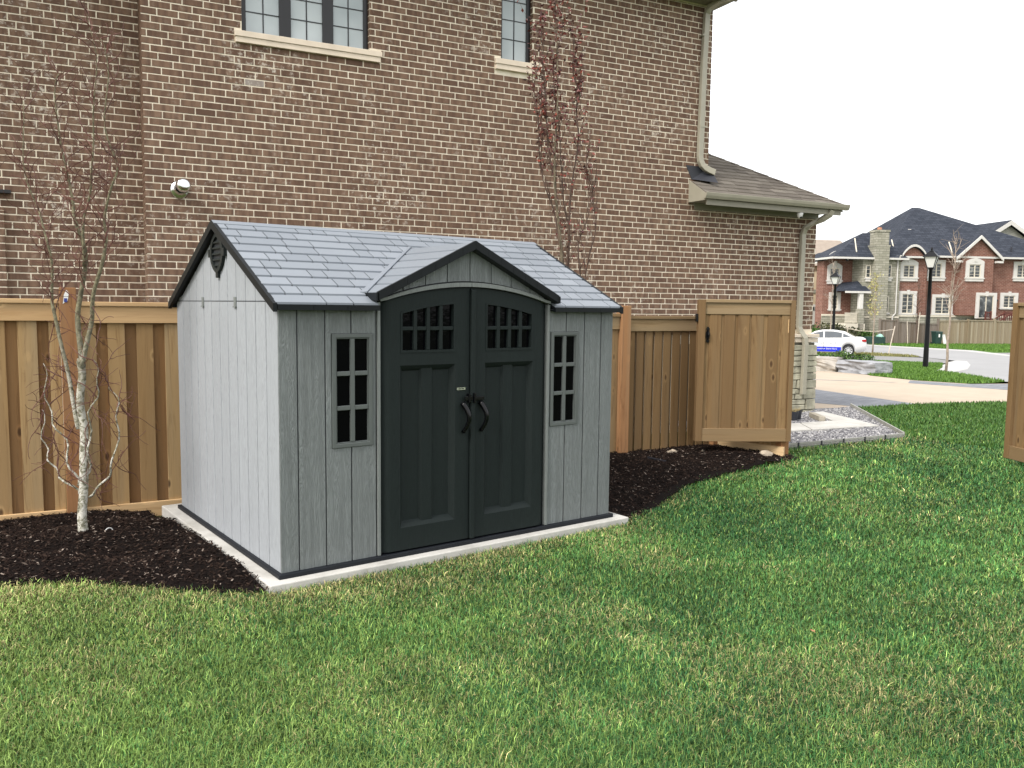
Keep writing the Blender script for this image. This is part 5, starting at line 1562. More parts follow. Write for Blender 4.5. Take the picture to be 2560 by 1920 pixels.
GREEN = ((.045, .11, .015), (.14, .26, .04))
tufts('island_grass', [(36.9, 18.6), (37.3, 17.2), (38.4, 14.6), (34.3, 12.6), (30.9, 11.2), (30.2, 10.2), (26.9, 6.9), (25.6, 6.75), (24.62, 7.0), (24.46, 8.6), (25.3, 10.6), (26.8, 11.9), (29.5, 13.9), (32, 16.4), (34, 18.5)], 30000, .085, 31, GREEN)
tufts('far_lawn_grass', [(61, 33), (60.8, 31.8), (58, 22.2), (56.5, 19.4), (62, 21), (85, 28), (85, 33), (72, 34), (69, 38)], 26000, .11, 32, GREEN)
tufts('verge_grass', [(42.5, 21.5), (43.1, 19.7), (44.4, 18.9), (45.9, 20.1), (46.3, 23), (47, 28), (43, 28)], 5000, .08, 33, ((.10, .11, .03), (.3, .27, .12)))
tufts('yard_grass', [(10.6, 1.3), (14.2, 4.35), (16.4, 4.1), (19, 3.35), (21, 2.6), (16, -1), (10.5, -1)], 34000, .06, 34, ((.03, .085, .015), (.10, .20, .04)))

# ------------------------------------------------------------------ street things
VR = Vector((.8033, -.5955, 0)); VF = Vector((.5939, .7994, 0)).normalized()
M['boulder'] = plain('limestone_boulder', (.36, .335, .30), .9, .3, 3, .6)
M['boulder2'] = plain('grey_boulder', (.28, .285, .30), .9, .35, 3, .6)
def boulder(a, b, depth, h, seed, mat, label):
    """rough quarried block between ground points a and b"""
    import bmesh
    a, b = Vector(a), Vector(b)
    L = (b - a).length
    bm = bmesh.new(); bmesh.ops.create_cube(bm, size=2)
    bmesh.ops.subdivide_edges(bm, edges=bm.edges[:], cuts=6, use_grid_fill=True)
    for v_ in bm.verts:
        q = v_.co.copy()
        q = Vector([math.copysign(abs(c_) ** 1.0, c_) for c_ in q])
        rr = 1 - .10 * max(0, q.length - 1.35)
        n_ = Vector((mnoise.noise(q * 1.4 + Vector((seed, 0, 0))), mnoise.noise(q * 1.4 + Vector((0, seed, 0))), mnoise.noise(q * 1.4 + Vector((0, 0, seed))))) * .16
        n_ += Vector((0, mnoise.noise(Vector((q.x * 2, q.y, q.z * 6)) + Vector((seed, 3, 0))), 0)) * .10
        v_.co = Vector((q.x * rr * L / 2, q.y * rr * depth / 2, q.z * rr * h / 2)) + Vector((n_.x * .35 * L / 2, n_.y * depth, n_.z * .5 * h))
    me = bpy.data.meshes.new('boulder'); bm.to_mesh(me); bm.free(); me.materials.append(mat)
    o = link('boulder', me)
    c_ = (a + b) / 2
    d = (b - a).normalized(); nrm = Vector((-d.y, d.x))
    if nrm.dot(VF.xy) < 0: nrm = -nrm
    c_ = c_ + nrm * depth * .4
    o.location = (c_.x, c_.y, gz(c_.x, c_.y) + h * .40); o.rotation_euler = (0, 0, math.atan2(d.y, d.x))
    tag(o, label, 'boulder', 'quarried boulders edging the driveway')
boulder((25.75, 14.4), (26.2, 12.45), 1.0, .58, 3, M['boulder'], 'warm pale boulder nearer the brick house wall, under the low hedge')
boulder((26.2, 12.42), (25.85, 10.7), .9, .50, 9, M['boulder2'], 'grey boulder ending at the lawn island')
t = NT('leaf_green'); rnd = t.rand()
M['leaf_green'] = t.out(t.ramp(rnd, [(0, (.018, .045, .010)), (.5, (.05, .11, .02)), (1, (.13, .22, .05))]), .6, spec=.2)
t = NT('leaf_olive'); rnd = t.rand()
M['leaf_olive'] = t.out(t.ramp(rnd, [(0, (.02, .022, .012)), (.5, (.06, .065, .03)), (1, (.13, .13, .06))]), .6, spec=.2)
t = NT('leaf_yellow'); rnd = t.rand()
M['leaf_yellow'] = t.out(t.ramp(rnd, [(0, (.20, .20, .05)), (.5, (.42, .40, .12)), (1, (.62, .58, .25))]), .6, spec=.2)
M['bark3'] = plain('pale_bark', (.30, .24, .19), .85, .3, 10)
def leaves(mb, centers, radii, n, size, r_):
    for _ in range(n):
        i = r_.randrange(len(centers)); c_, q = Vector(centers[i]), radii[i]
        d = Vector((r_.gauss(0, 1), r_.gauss(0, 1), r_.gauss(0, 1))).normalized() * (r_.random() ** .5)
        p = c_ + Vector((d.x * q[0], d.y * q[1], d.z * q[2]))
        a = Vector((r_.gauss(0, 1), r_.gauss(0, 1), r_.gauss(0, 1))).normalized(); b = a.cross(Vector((r_.gauss(0, 1), r_.gauss(0, 1), r_.gauss(0, 1)))).normalized()
        s_ = size * r_.uniform(.6, 1.4)
        mb.tone = r_.random()
        mb.poly([p - a * s_, p + b * s_ * .5, p + a * s_, p - b * s_ * .5], [(0, 1, 2, 3)])
def shrub(name, loc, parts, n, size, mat, label, cat, seed, group=None):
    r_ = random.Random(seed)
    e = empty(name, (loc[0], loc[1], gz(loc[0], loc[1])), 0, label=label, cat=cat, group=group)
    mb = MB(); leaves(mb, [p[0] for p in parts], [p[1] for p in parts], n, size, r_)
    mb.build('foliage', mat, e)
    st = MB()
    for p in parts:
        st.tube([(p[0][0] * .6, p[0][1] * .6, 0), (p[0][0], p[0][1], p[0][2])], [.02, .008], 5)
    st.build('stem', M['twig_dark'], e)
    return e
hd = (VR * .0)
shrub('low_hedge', (26.9, 13.7), [((-.35 + .3 * k * .35, .75 - .42 * k, .50 + .06 * math.sin(k * 2)), (.38, .38, .24)) for k in range(7)] + [((.25, -1.9, .35), (.3, .4, .2))], 2600, .045, M['leaf_green'], 'low clipped green hedge behind the pale boulder', 'hedge', 3)

M['lamp_black'] = plain('lamp_black', (.003, .0035, .0045), .4, .2, 8, spec=.25)
t = NT('lamp_glass'); M['lamp_glass'] = t.out((.62, .63, .60), .12, spec=.6)
def street_lamp(loc, H, label, tilt=0.0):
    e = empty('street_lamp', (loc[0], loc[1], gz(loc[0], loc[1])), 0.3, label=label, cat='street lamp', group='black lantern lamp posts')
    MB().lathe([(0, -.1), (.115, -.1), (.112, .0), (.105, .5), (.092, 1.4), (.08, 2.6), (.066, H - .95), (.09, H - .94), (.09, H - .90), (.06, H - .88), (0, H - .88)], 14).build('post', M['lamp_black'], e, smooth=True)
    # tapered lantern: four glazed sides in a black frame
    z0, z1, a, b = H - .86, H - .42, .12, .235
    ln = MB()
    for k in range(4):
        t0 = math.pi / 4 + k * math.pi / 2
        p0 = (a * 1.414 * math.cos(t0), a * 1.414 * math.sin(t0), z0); p1 = (b * 1.414 * math.cos(t0), b * 1.414 * math.sin(t0), z1)
        ln.tube([p0, p1], .016, 5)
    ln.box(-a - .02, a + .02, -a - .02, a + .02, z0 - .03, z0 + .01)
    ln.build('lantern_frame', M['lamp_black'], e)
    for k in range(4):
        t0, t1 = math.pi / 4 + k * math.pi / 2, math.pi / 4 + (k + 1) * math.pi / 2
        f_ = 1.36
        MB().poly([(a * f_ * math.cos(t0), a * f_ * math.sin(t0), z0 + .01), (a * f_ * math.cos(t1), a * f_ * math.sin(t1), z0 + .01), (b * f_ * math.cos(t1), b * f_ * math.sin(t1), z1), (b * f_ * math.cos(t0), b * f_ * math.sin(t0), z1)], [(0, 1, 2, 3)]).build('lantern_pane', M['lamp_glass'], e)
    r_ = MB()
    r_.poly([(-b - .06, -b - .06, z1), (b + .06, -b - .06, z1), (b + .06, b + .06, z1), (-b - .06, b + .06, z1), (-.07, -.07, z1 + .24), (.07, -.07, z1 + .24), (.07, .07, z1 + .24), (-.07, .07, z1 + .24)], [(3, 2, 1, 0), (0, 1, 5, 4), (1, 2, 6, 5), (2, 3, 7, 6), (3, 0, 4, 7), (4, 5, 6, 7)])
    r_.lathe([(.07, z1 + .24), (.09, z1 + .25), (.03, z1 + .29), (.045, z1 + .34), (.015, z1 + .40), (0, z1 + .44)], 10)
    r_.build('lantern_cap', M['lamp_black'], e)
street_lamp((32.87, 12.59), 5.05, 'tall black lantern lamp post standing on the grass island')
street_lamp((45.3, 24.9), 5.05, 'farther black lantern lamp post behind the white car')

# white car
def car(loc, ang, s):
    e = empty('parked_car', (loc[0], loc[1], gz(loc[0], loc[1])), ang, label='white saloon car with a blue sign panel along its side, parked in the street', cat='car')
    e.scale = (s, s, s)
    paint = plain('white_paint', (.70, .70, .70), .25, .02, 3, spec=.5)
    # side profile (x forward, z), wheels at x=+1.35 / -1.35
    body = [(-2.25, .40), (-2.30, .62), (-2.28, .88), (-2.22, 1.02), (-1.75, 1.06), (-1.1, 1.02), (1.0, .97), (1.55, .90), (2.05, .78), (2.28, .62), (2.32, .42), (2.2, .26), (1.75, .22), (-2.0, .24)]
    xs_ = [-2.30, -2.24, -2.1, -1.85, -1.5, -1.1, -.5, 0, .5, 1.0, 1.4, 1.75, 2.05, 2.2, 2.30]
    def top(x): return float(np.interp(x, [-2.30, -2.24, -2.1, -1.75, -1.1, 1.0, 1.5, 2.0, 2.25, 2.31], [.72, .98, 1.05, 1.07, 1.0, .96, .92, .80, .66, .55]))
    def bot(x):
        z = float(np.interp(x, [-2.30, -2.2, -1.9, 1.9, 2.2, 2.31], [.45, .28, .22, .20, .22, .35]))
        for wx in (1.33, -1.37):
            d = abs(x - wx)
            if d < .36: z = max(z, .32 + math.sqrt(.36 ** 2 - d * d))
        return z
    xx = sorted(set([round(x, 3) for x in np.linspace(-2.30, 2.31, 70)] + [1.33 + d for d in (-.36, .36)] + [-1.37 + d for d in (-.36, .36)]))
    hw = lambda x: .885 - .22 * max(0, (abs(x) - 1.75) / .56) ** 2
    mb = MB(); sec = []
    for x in xx:
        w, zt, zb = hw(x), top(x), bot(x)
        zm = zb + (zt - zb) * .55
        sec.append([(x, -w * .96, zb), (x, -w, zm), (x, -w * .95, zt - .04), (x, -w * .86, zt), (x, w * .86, zt), (x, w * .95, zt - .04), (x, w, zm), (x, w * .96, zb)])
    for A, B_ in zip(sec[:-1], sec[1:]):
        mb.poly(A + B_, [(k, k + 1, 8 + k + 1, 8 + k) for k in range(7)] + [(7, 0, 8, 15)])
    mb.poly(sec[0], [tuple(range(8))]); mb.poly(sec[-1], [tuple(range(8))[::-1]])
    bd = mb.build('body', paint, e, smooth=True)
    # cabin
    cab = [(-1.78, 1.03), (-1.15, 1.36), (-.55, 1.445), (.05, 1.435), (.45, 1.34), (1.12, .955)]
    cb = MB(); ringL = [(x, z) for x, z in cab]
    def cw(z): return .80 - .20 * (z - .95) / .5
    pts = [(x, -cw(z), z) for x, z in cab] + [(x, cw(z), z) for x, z in cab]
    n = len(cab)
    cb.poly(pts, [tuple(range(n)), tuple(range(2 * n - 1, n - 1, -1))] + [(i, n + i, n + i + 1, i + 1) for i in range(n - 1)])
    cb.build('cabin', paint, e)
    glass = plain('car_glass', (.055, .07, .085), .06, .1, 3, spec=.8)
    def side_glass(poly, sgn):
        g = MB()
        P = [(x, sgn * (cw(z) + .006), z) for x, z in poly]
        g.poly(P, [tuple(range(len(P)))] if sgn < 0 else [tuple(range(len(P)))[::-1]])
        g.poly([(x, y - sgn * .012, z) for x, y, z in P], [tuple(range(len(P)))])
        return g.build('window', glass, e)
    for sg in (-1, 1):
        side_glass([(.93, 1.0), (.42, 1.28), (.05, 1.36), (-.02, 1.365), (-.02, 1.01)], sg)
        side_glass([(-.09, 1.012), (-.09, 1.368), (-.55, 1.37), (-1.0, 1.29), (-1.0, 1.035)], sg)
        side_glass([(-1.06, 1.045), (-1.06, 1.27), (-1.48, 1.085)], sg)
    for (xa, za, xb, zb) in ((1.06, .985, .50, 1.325), (-1.24, 1.33, -1.72, 1.075)):
        wa, wb = cw(za) - .06, cw(zb) - .06
        off = .012
        MB().poly([(xa + off, -wa, za), (xa + off, wa, za), (xb + (off if xa > 0 else off), wb, zb + .01), (xb + off, -wb, zb + .01)] if xa > 0 else [(xa - off, -wa, za + .01), (xa - off, wa, za + .01), (xb - off, wb, zb + .01), (xb - off, -wb, zb + .01)], [(0, 1, 2, 3)]).build('windscreen', glass, e)
    tyre = plain('tyre', (.014, .014, .015), .85, .2); alloy = plain('alloy', (.62, .63, .64), .3, .1, metal=.6)
    for wx in (1.33, -1.37):
        for sg in (-1, 1):
            w = MB().lathe([(.20, -.09), (.30, -.10), (.318, -.07), (.32, 0), (.318, .07), (.30, .10), (.20, .09)], 28).build('wheel', tyre, e, smooth=True)
            w.location = (wx, sg * .79, .32); w.rotation_euler = (R(90) * -sg * -1, 0, 0)
            rm = MB().lathe([(.215, .085), (.21, .095), (.19, .088)], 24)
            for k in range(9):
                a = k * 2 * math.pi / 9
                c_, s2 = math.cos(a), math.sin(a)
                rm.poly([(-s2 * .022 + c_ * .04, c_ * .022 + s2 * .04, .092), (s2 * .022 + c_ * .04, -c_ * .022 + s2 * .04, .092), (s2 * .03 + c_ * .20, -c_ * .03 + s2 * .20, .088), (-s2 * .03 + c_ * .20, c_ * .03 + s2 * .20, .088)], [(0, 1, 2, 3)])
            rm.lathe([(.055, .094), (.05, .10), (0, .102)], 12)
            r1 = rm.build('rim', alloy, w); 
            if sg < 0: pass
            MB().lathe([(.21, .06), (0, .06)], 24).build('brake_disc', tyre, w)
            w.rotation_euler = (R(90), 0, 0) if sg < 0 else (R(-90), 0, 0)
    MB().box(-2.27, -2.02, -.80, -.52, .82, .95).build('tail_light', plain('tail_red', (.35, .012, .015), .25), e, bevel=.02)
    MB().box(-2.27, -2.02, .52, .80, .82, .95).build('tail_light', M_tail(), e, bevel=.02)
    for sg in (-1, 1):
        MB().box(.62, .80, sg * .93 - .09, sg * .93 + .09, .98, 1.10).build('mirror', paint, e, bevel=.03)
        MB().box(2.05, 2.24, sg * .66 - .14, sg * .66 + .14, .58, .70).build('headlight', M['lamp_glass'], e, bevel=.03)
    blue = plain('sign_blue', (.012, .03, .55), .4, .05)
    for sg in (-1, 1):
        p = MB().poly([(-.98, sg * .859, .24), (.97, sg * .859, .24), (.97, sg * .882, .50), (-.98, sg * .882, .50), (-.98, sg * .85, .24), (.97, sg * .85, .24), (.97, sg * .87, .50), (-.98, sg * .87, .50)], [(0, 1, 2, 3), (4, 5, 6, 7), (0, 1, 5, 4), (1, 2, 6, 5), (2, 3, 7, 6), (3, 0, 4, 7)]).build('sign_panel', blue, e)
        text('Your Renovation Start Here', .135, M['white'], e, (0, sg * .878, .40), (R(90), 0, 0 if sg < 0 else R(180)))
        text('GENERAL CONSTR', .17, plain('sign_grey', (.28, .32, .33), .5), e, (0, sg * .888, .72), (R(90), 0, 0 if sg < 0 else R(180)))
    for sg in (-1, 1):
        MB().box(-.055, -.045, sg * .889 - .002, sg * .889 + .002, .3, .98).build('door_seam', tyre, e)
    return e
_tail = []
def M_tail():
    if not _tail: _tail.append(plain('tail_red_b', (.35, .012, .015), .25))
    return _tail[0]
hdv = Vector((-.53, .848))
# the left flank faces the camera
rear = Vector((41.22, 20.97))
cs = 1.0
cpos = rear + hdv.normalized() * 1.37 * cs + Vector((VF.x, VF.y)) * .75
car((cpos.x, cpos.y), math.atan2(hdv.y, hdv.x), cs)

# young trees and stakes
def sapling(loc, H, seed, mat, label, stakes=(), leafmat=None, nleaf=0, lean=0.0, forked=True, crown0=.35, spread=.28, sub=5):
    r_ = random.Random(seed)
    e = empty('young_tree', (loc[0], loc[1], gz(loc[0], loc[1])), 0, label=label, cat='tree')
    pts = [Vector((VR.x, VR.y, 0)) * (lean * (k / 8) ** 1.5 + r_.gauss(0, .02)) + Vector((0, 0, H * k / 8 - .05)) for k in range(9)]
    tk = MB(); tk.tube(pts, [.052 - .044 * k / 8 for k in range(9)], 8); tk.build('trunk', mat, e, smooth=True)
    br = MB(); tips = []
    for k in range(3, 9):
        for _ in range(sub):
            z = H * (crown0 + (1 - crown0) * r_.random())
            i = min(7, int(z / H * 8)); p = pts[i].lerp(pts[i + 1], (z / H * 8) % 1)
            d = Vector((r_.uniform(-1, 1), r_.uniform(-1, 1), r_.uniform(.6, 1.5)))
            q = twist_twig(br, p, d, H * spread * r_.uniform(.5, 1.1) * (1.2 - z / H * .7), .016, r_, 6, .2, -.2, .004)
            tips += q[2:]
            for j in (2, 4): tips += twist_twig(br, q[j], (r_.uniform(-1, 1), r_.uniform(-1, 1), r_.uniform(0, 1)), H * .1, .007, r_, 4, .3, 0, .003)
    br.build('branches', mat, e, kind='stuff')
    if nleaf:
        lm = MB()
        for _ in range(nleaf):
            p = r_.choice(tips); leaves(lm, [p], [(.10, .10, .10)], 1, .055, r_)
        lm.build('crown', leafmat, e, kind='stuff')
    return e
sapling((30.71, 10.67), 5.0, 3, M['bark3'], 'slender bare young tree standing beside the round kerb', lean=.12, crown0=.42, spread=.24)
sapling((46.37, 22.85), 4.6, 4, M['bark3'], 'young staked tree with sparse yellow leaves right of the white car', leafmat=M['leaf_yellow'], nleaf=340, crown0=.4, spread=.2)
sapling((65.37, 30.2), 5.2, 8, M['twig_dark'], 'bare young tree by the far grey fence between two stakes', crown0=.35, spread=.22)
sapling((35.5, 20.9), 4.4, 9, M['bark3'], 'thin tree with green tufts in front of the white car bonnet', leafmat=M['leaf_green'], nleaf=160, crown0=.35, spread=.13)
sapling((54.5, 31.0), 6.2, 12, M['bark3'], 'pale leafless tree in front of the far porch', crown0=.45, spread=.2, sub=3)
M['stake'] = plain('pale_stake', (.55, .48, .40), .85, .15, 8)
def stake(a, H, lean, label):
    o = MB().tube([(0, 0, -.1), (lean * VR.x, lean * VR.y, H)], .032, 6).build('tree_stake', M['stake'])
    o.location = (a[0], a[1], gz(*a)); tag(o, label, 'stake', 'wooden tree stakes')
    return o
stake((47.0, 24.9), 1.62, -.10, 'left stake of the yellow leaved young tree')
stake((47.2, 22.3), 1.66, .32, 'leaning right stake of the yellow leaved young tree')
stake((64.3, 30.3), 1.9, -.14, 'left stake in front of the far grey fence')
stake((64.95, 29.9), 2.6, .12, 'taller right stake in front of the far grey fence')
tie = MB().tube([Vector((47.0, 24.9, .72)) - VR * .08, Vector((46.5, 23.9, .60)), Vector((46.4, 22.9, .58)), Vector((46.8, 22.4, .64)), Vector((47.2, 22.3, .74)) + VR * .28], .018, 5).build('tie_rope', M['stake'])
tag(tie, 'slack tie rope strung between the stakes of the yellow leaved tree', 'rope')
# bins
M['bin_green'] = plain('bin_green', (.014, .045, .038), .5, .15, 3)
def wheelie(loc, ang):
    e = empty('wheeled_bin', (loc[0], loc[1], gz(*loc)), ang, label='dark green wheeled bin against the far board fence', cat='bin')
    MB().hexa([(-.24, -.28, .08), (.24, -.28, .08), (.24, .22, .08), (-.24, .22, .08), (-.30, -.34, 1.0), (.30, -.34, 1.0), (.30, .32, 1.0), (-.30, .32, 1.0)]).build('body', M['bin_green'], e, bevel=.03)
    MB().hexa([(-.33, -.38, 1.005), (.33, -.38, 1.005), (.33, .38, 1.005), (-.33, .38, 1.005), (-.30, -.32, 1.08), (.30, -.32, 1.08), (.30, .38, 1.10), (-.30, .38, 1.10)]).build('lid', M['bin_green'], e, bevel=.02)
    MB().box(-.07, .05, -.345, -.325, .62, .88).build('sticker', M['white'], e)
    for s_ in (-1, 1):
        w = MB().lathe([(0, -.03), (.11, -.03), (.11, .03), (0, .03)], 16).build('wheel', M['flash'], e); w.location = (s_ * .27, .26, .11); w.rotation_euler = (0, R(90), 0)
    return e
wheelie((66.9, 29.3), -.49)
o = MB().hexa([(-.05, 0, 0), (.25, 0, 0), (.25, .04, 0), (-.05, .04, 0), (-.25, 0, .85), (.02, 0, .85), (.02, .04, .85), (-.25, .04, .85)]).build('white_board', M['white'])
o.location = (67.3, 28.85, gz(67.3, 28.85)); o.rotation_euler = (0, 0, -.49); tag(o, 'small white board leaning beside the green wheeled bin', 'board')
def crate_bin(loc, ang):
    e = empty('dumpster', (loc[0], loc[1], gz(*loc)), ang, label='dark green open container with pale sacks by the far garden', cat='container')
    e.scale = (.46, .6, .5)
    MB().ring([(-1.55, -.6), (1.55, -.6), (1.55, .6), (-1.55, .6)], [(-1.48, -.53), (1.48, -.53), (1.48, .53), (-1.48, .53)], 'z', .15, 1.25).build('tub', M['bin_green'], e, bevel=.03)
    MB().box(-1.5, 1.5, -.55, .55, .10, .2).build('floor', M['bin_green'], e)
    MB().box(-1.6, 1.6, -.65, .65, 0, .09).build('skid', plain('skid', (.3, .3, .28), .8), e)
    return e
crate_bin((61.6, 31.6), -.49)
M['sack'] = plain('pale_green_sack', (.30, .55, .45), .5, .15, 4)
tag(rock((61.95, 31.35, gz(61.9, 31.3) + .60), (.34, .26, .26), 3, 'sack', M['sack']), 'pale green sack heaped on the dark container', 'sack')

# ------------------------------------------------------------------ far fence (boards one by one where they can be told apart)
HA = -.4882
HO = Vector((62.994, 36.889, -.747))
hdir = Vector((math.cos(HA), math.sin(HA))); hnr = Vector((-math.sin(HA), math.cos(HA)))
def hp(u, off): return Vector((HO.x + hdir.x * u + hnr.x * off, HO.y + hdir.y * u + hnr.y * off))
M['ff_grey'] = wood('old_board', (.20, .165, .14), (.12, .10, .085), (.24, .215, .195), 'z', False)
M['ff_tan'] = wood('tan_board', (.33, .28, .20), (.23, .19, .13), (.36, .32, .26), 'z', False)
def far_fence(u0, u1, tops, mat, label, off, posts, zg=-.11):
    p = hp(u0, off)
    e = empty('board_fence', (p.x, p.y, HO.z), HA, label=label, cat='fence')
    u = u0; k = 0
    me = {}
    while u < u1 - .05:
        zt = float(np.interp(u, [t_[0] for t_ in tops], [t_[1] for t_ in tops]))
        key = round(zt, 2)
        if key not in me: me[key] = MB().box(.006, .148, -.012, .012, zg, key - .09).mesh('board', mat)
        o = link('board', me[key], e); o.location = (u - u0, -.014 * (k % 2), 0)
        u += .155; k += 1
    for (a, za), (b, zb) in zip(tops[:-1], tops[1:]):
        if b <= a + .01: continue
        MB().hexa([(a - u0, -.07, za - .08), (b - u0, -.07, zb - .08), (b - u0, .06, zb - .08), (a - u0, .06, za - .08), (a - u0, -.07, za), (b - u0, -.07, zb), (b - u0, .06, zb), (a - u0, .06, za)]).build('cap_rail', mat, e)
    for u, zt in posts:
        MB().box(u - u0 - .07, u - u0 + .07, -.10, .05, zg, zt).build('post', mat, e)
    return e
far_fence(2.42, 7.70, [(2.42, 1.92), (4.0, 1.86), (4.01, 1.78), (5.74, 1.72), (5.75, 1.64), (7.70, 1.60)], M['ff_grey'], 'weathered grey board fence stepping down in front of the far house', -4, [(2.45, 1.98), (4.0, 1.95), (5.74, 1.85), (7.66, 2.05)])
far_fence(7.75, 21.5, [(7.75, 1.86), (10.3, 1.90), (10.31, 1.92), (13.0, 1.93), (13.01, 1.90), (21.5, 1.86)], M['ff_tan'], 'pale tan board fence in front of the far house', -4, [(10.4, 2.0), (12.81, 2.08), (15.6, 2.02), (18.3, 2.0), (21.4, 2.0)])

# ------------------------------------------------------------------ far red brick house (local u, y into the house, v up)
fh = empty('red_brick_house', (HO.x, HO.y, HO.z), HA, label='red brick house with a dark hipped roof and white window surrounds across the street', cat='house')
M['red_brick'] = brick_tex('red_brick', (.175, .072, .052), (.25, .115, .083), (.33, .235, .195), 1, .36, .12, .016, 'wall')
M['field_stone'] = brick_tex('field_stone', (.29, .28, .22), (.42, .40, .335), (.17, .165, .13), 1, .62, .20, .018, 'wall', .9, .6)
M['dark_roof'] = brick_tex('dark_roof', (.030, .036, .050), (.058, .066, .086), (.018, .021, .028), 1, .55, .22, .02, None, .9, .4)
M['white_trim'] = plain('white_trim', (.60, .58, .55), .7, .05, 3)
M['cream'] = plain('cream_trim', (.62, .57, .47), .7, .05, 3)
t = NT('far_window'); v = t.coords(kind='Object')
M['far_pane'] = t.out(t.ramp(t.noise(v, 2.2, 3), [(.4, (.02, .025, .028)), (.58, (.07, .08, .085)), (.7, (.30, .31, .29))]), .08, spec=.6)
def cuboid(u0, u1, y0, y1, v0, v1, name, mat, parent=fh, bevel=0): return MB().box(u0, u1, y0, y1, v0, v1).build(name, mat, parent, bevel=bevel)
EV = 7.42
cuboid(5.62, 24.0, 0.0, 12, -.2, EV, 'wall', M['red_brick'])
cuboid(-.02, 2.62, .8, 2.0, -.2, 6.95, 'wall', M['red_brick'])
cuboid(2.62, 6.05, -.9, 3, -.2, 7.05, 'stone_bay', M['field_stone'])
cuboid(6.05, 8.75, -.5, 4, -.2, 7.25, 'wall', M['red_brick'])
for u0, u1, y0 in ((6.0, 8.8, -.58), (8.8, 24.0, -.08), (-.08, 2.62, .72)):
    cuboid(u0, u1, y0, y0 + .07, -.2, 2.12, 'stone_base', M['field_stone']); cuboid(u0, u1, y0 - .05, y0 + .07, 2.125, 2.28, 'base_ledge', M['cream'])
cuboid(2.55, 6.1, -.97, -.9, 2.0, 2.14, 'base_ledge', M['cream'])
# quoins on the corner
for k in range(22): cuboid(8.60 - (.12 if k % 2 else 0), 8.80, -.53, -.38, 2.35 + k * .225, 2.56 + k * .225, 'quoin', M['red_brick'])
# chimney
ch = MB().box(3.36, 4.60, -1.5, -.3, -.2, 7.9)
ch.hexa([(3.36, -1.5, 7.9), (4.60, -1.5, 7.9), (4.60, -.3, 7.9), (3.36, -.3, 7.9), (3.30, -1.5, 8.15), (4.70, -1.5, 8.15), (4.70, -.3, 8.15), (3.30, -.3, 8.15)])
ch.box(3.42, 4.56, -1.4, -.4, 8.15, 9.25); ch.box(3.36, 4.62, -1.46, -.34, 9.25, 9.42)
cho = ch.build('chimney', M['field_stone'], fh)
MB().lathe([(0, 9.42), (.2, 9.42), (.17, 9.65), (0, 9.65)], 12, (3.95, -.9, 0)).build('chimney_pot', plain('clay_pot', (.42, .2, .12), .8), cho)
# roofs
def hip(u0, u1, y0, y1, v0, ru0, ru1, ry, v1, name='roof'):
    o = MB().poly([(u0, y0, v0), (u1, y0, v0), (u1, y1, v0), (u0, y1, v0), (ru0, ry, v1), (ru1, ry, v1)], [(0, 1, 5, 4), (1, 2, 5), (2, 3, 4, 5), (3, 0, 4), (0, 3, 2, 1)]).build(name, M['dark_roof'], fh)
    g = MB().box(u0 - .06, u1 + .06, y0 - .10, y0 - .002, v0 - .16, v0 + .0); g.box(u0 - .10, u0 - .002, y0, y1, v0 - .16, v0)
    g.build('gutter', M['white_trim'], fh)
    return o
hip(5.2, 24.6, -.55, 12.4, EV, 11.15, 11.9, 5.6, 12.25)
hip(-.35, 6.5, -1.25, 3.2, 7.1, 3.6, 5.0, 1.1, 9.35)
hip(5.6, 9.2, -.95, 4.5, 7.3, 7.2, 7.6, 2.0, 8.7)
def arch_gable(uc, hw, v0, rise, y0, y1):
    n = 14
    A = [(uc - hw + 2 * hw * k / n, v0 + rise * math.sin(math.pi * k / n) ** .8) for k in range(n + 1)]
    MB().extrude([(u, z - .02) for u, z in A][::-1] + [], 'y', y0, y0 + .2).build('arch_brick', M['red_brick'], fh)
    mb = MB()
    outer = [(u, z + .02) for u, z in A]; inner = [(uc + (u - uc) * 1.0, z + .24) for u, z in A]
    for k in range(n):
        p = [(outer[k][0], y0 - .25, outer[k][1]), (outer[k + 1][0], y0 - .25, outer[k + 1][1]), (outer[k + 1][0], y1, outer[k + 1][1]), (outer[k][0], y1, outer[k][1]),
             (inner[k][0], y0 - .25, inner[k][1]), (inner[k + 1][0], y0 - .25, inner[k + 1][1]), (inner[k + 1][0], y1, inner[k + 1][1]), (inner[k][0], y1, inner[k][1])]
        mb.hexa(p)
    mb.build('arch_roof', M['dark_roof'], fh)
    mb = MB()
    for k in range(n):
        p = [(outer[k][0], y0 - .30, outer[k][1] + .02), (outer[k + 1][0], y0 - .30, outer[k + 1][1] + .02), (outer[k + 1][0], y0 - .252, outer[k + 1][1] + .02), (outer[k][0], y0 - .252, outer[k][1] + .02),
             (inner[k][0], y0 - .30, inner[k][1]), (inner[k + 1][0], y0 - .30, inner[k + 1][1]), (inner[k + 1][0], y0 - .252, inner[k + 1][1]), (inner[k][0], y0 - .252, inner[k][1])]
        mb.hexa(p)
    mb.build('arch_trim', M['white_trim'], fh)
arch_gable(7.15, 1.12, 7.2, .85, -.9, 2.6)
arch_gable(.85, 1.0, 6.85, .62, .45, 3.0)
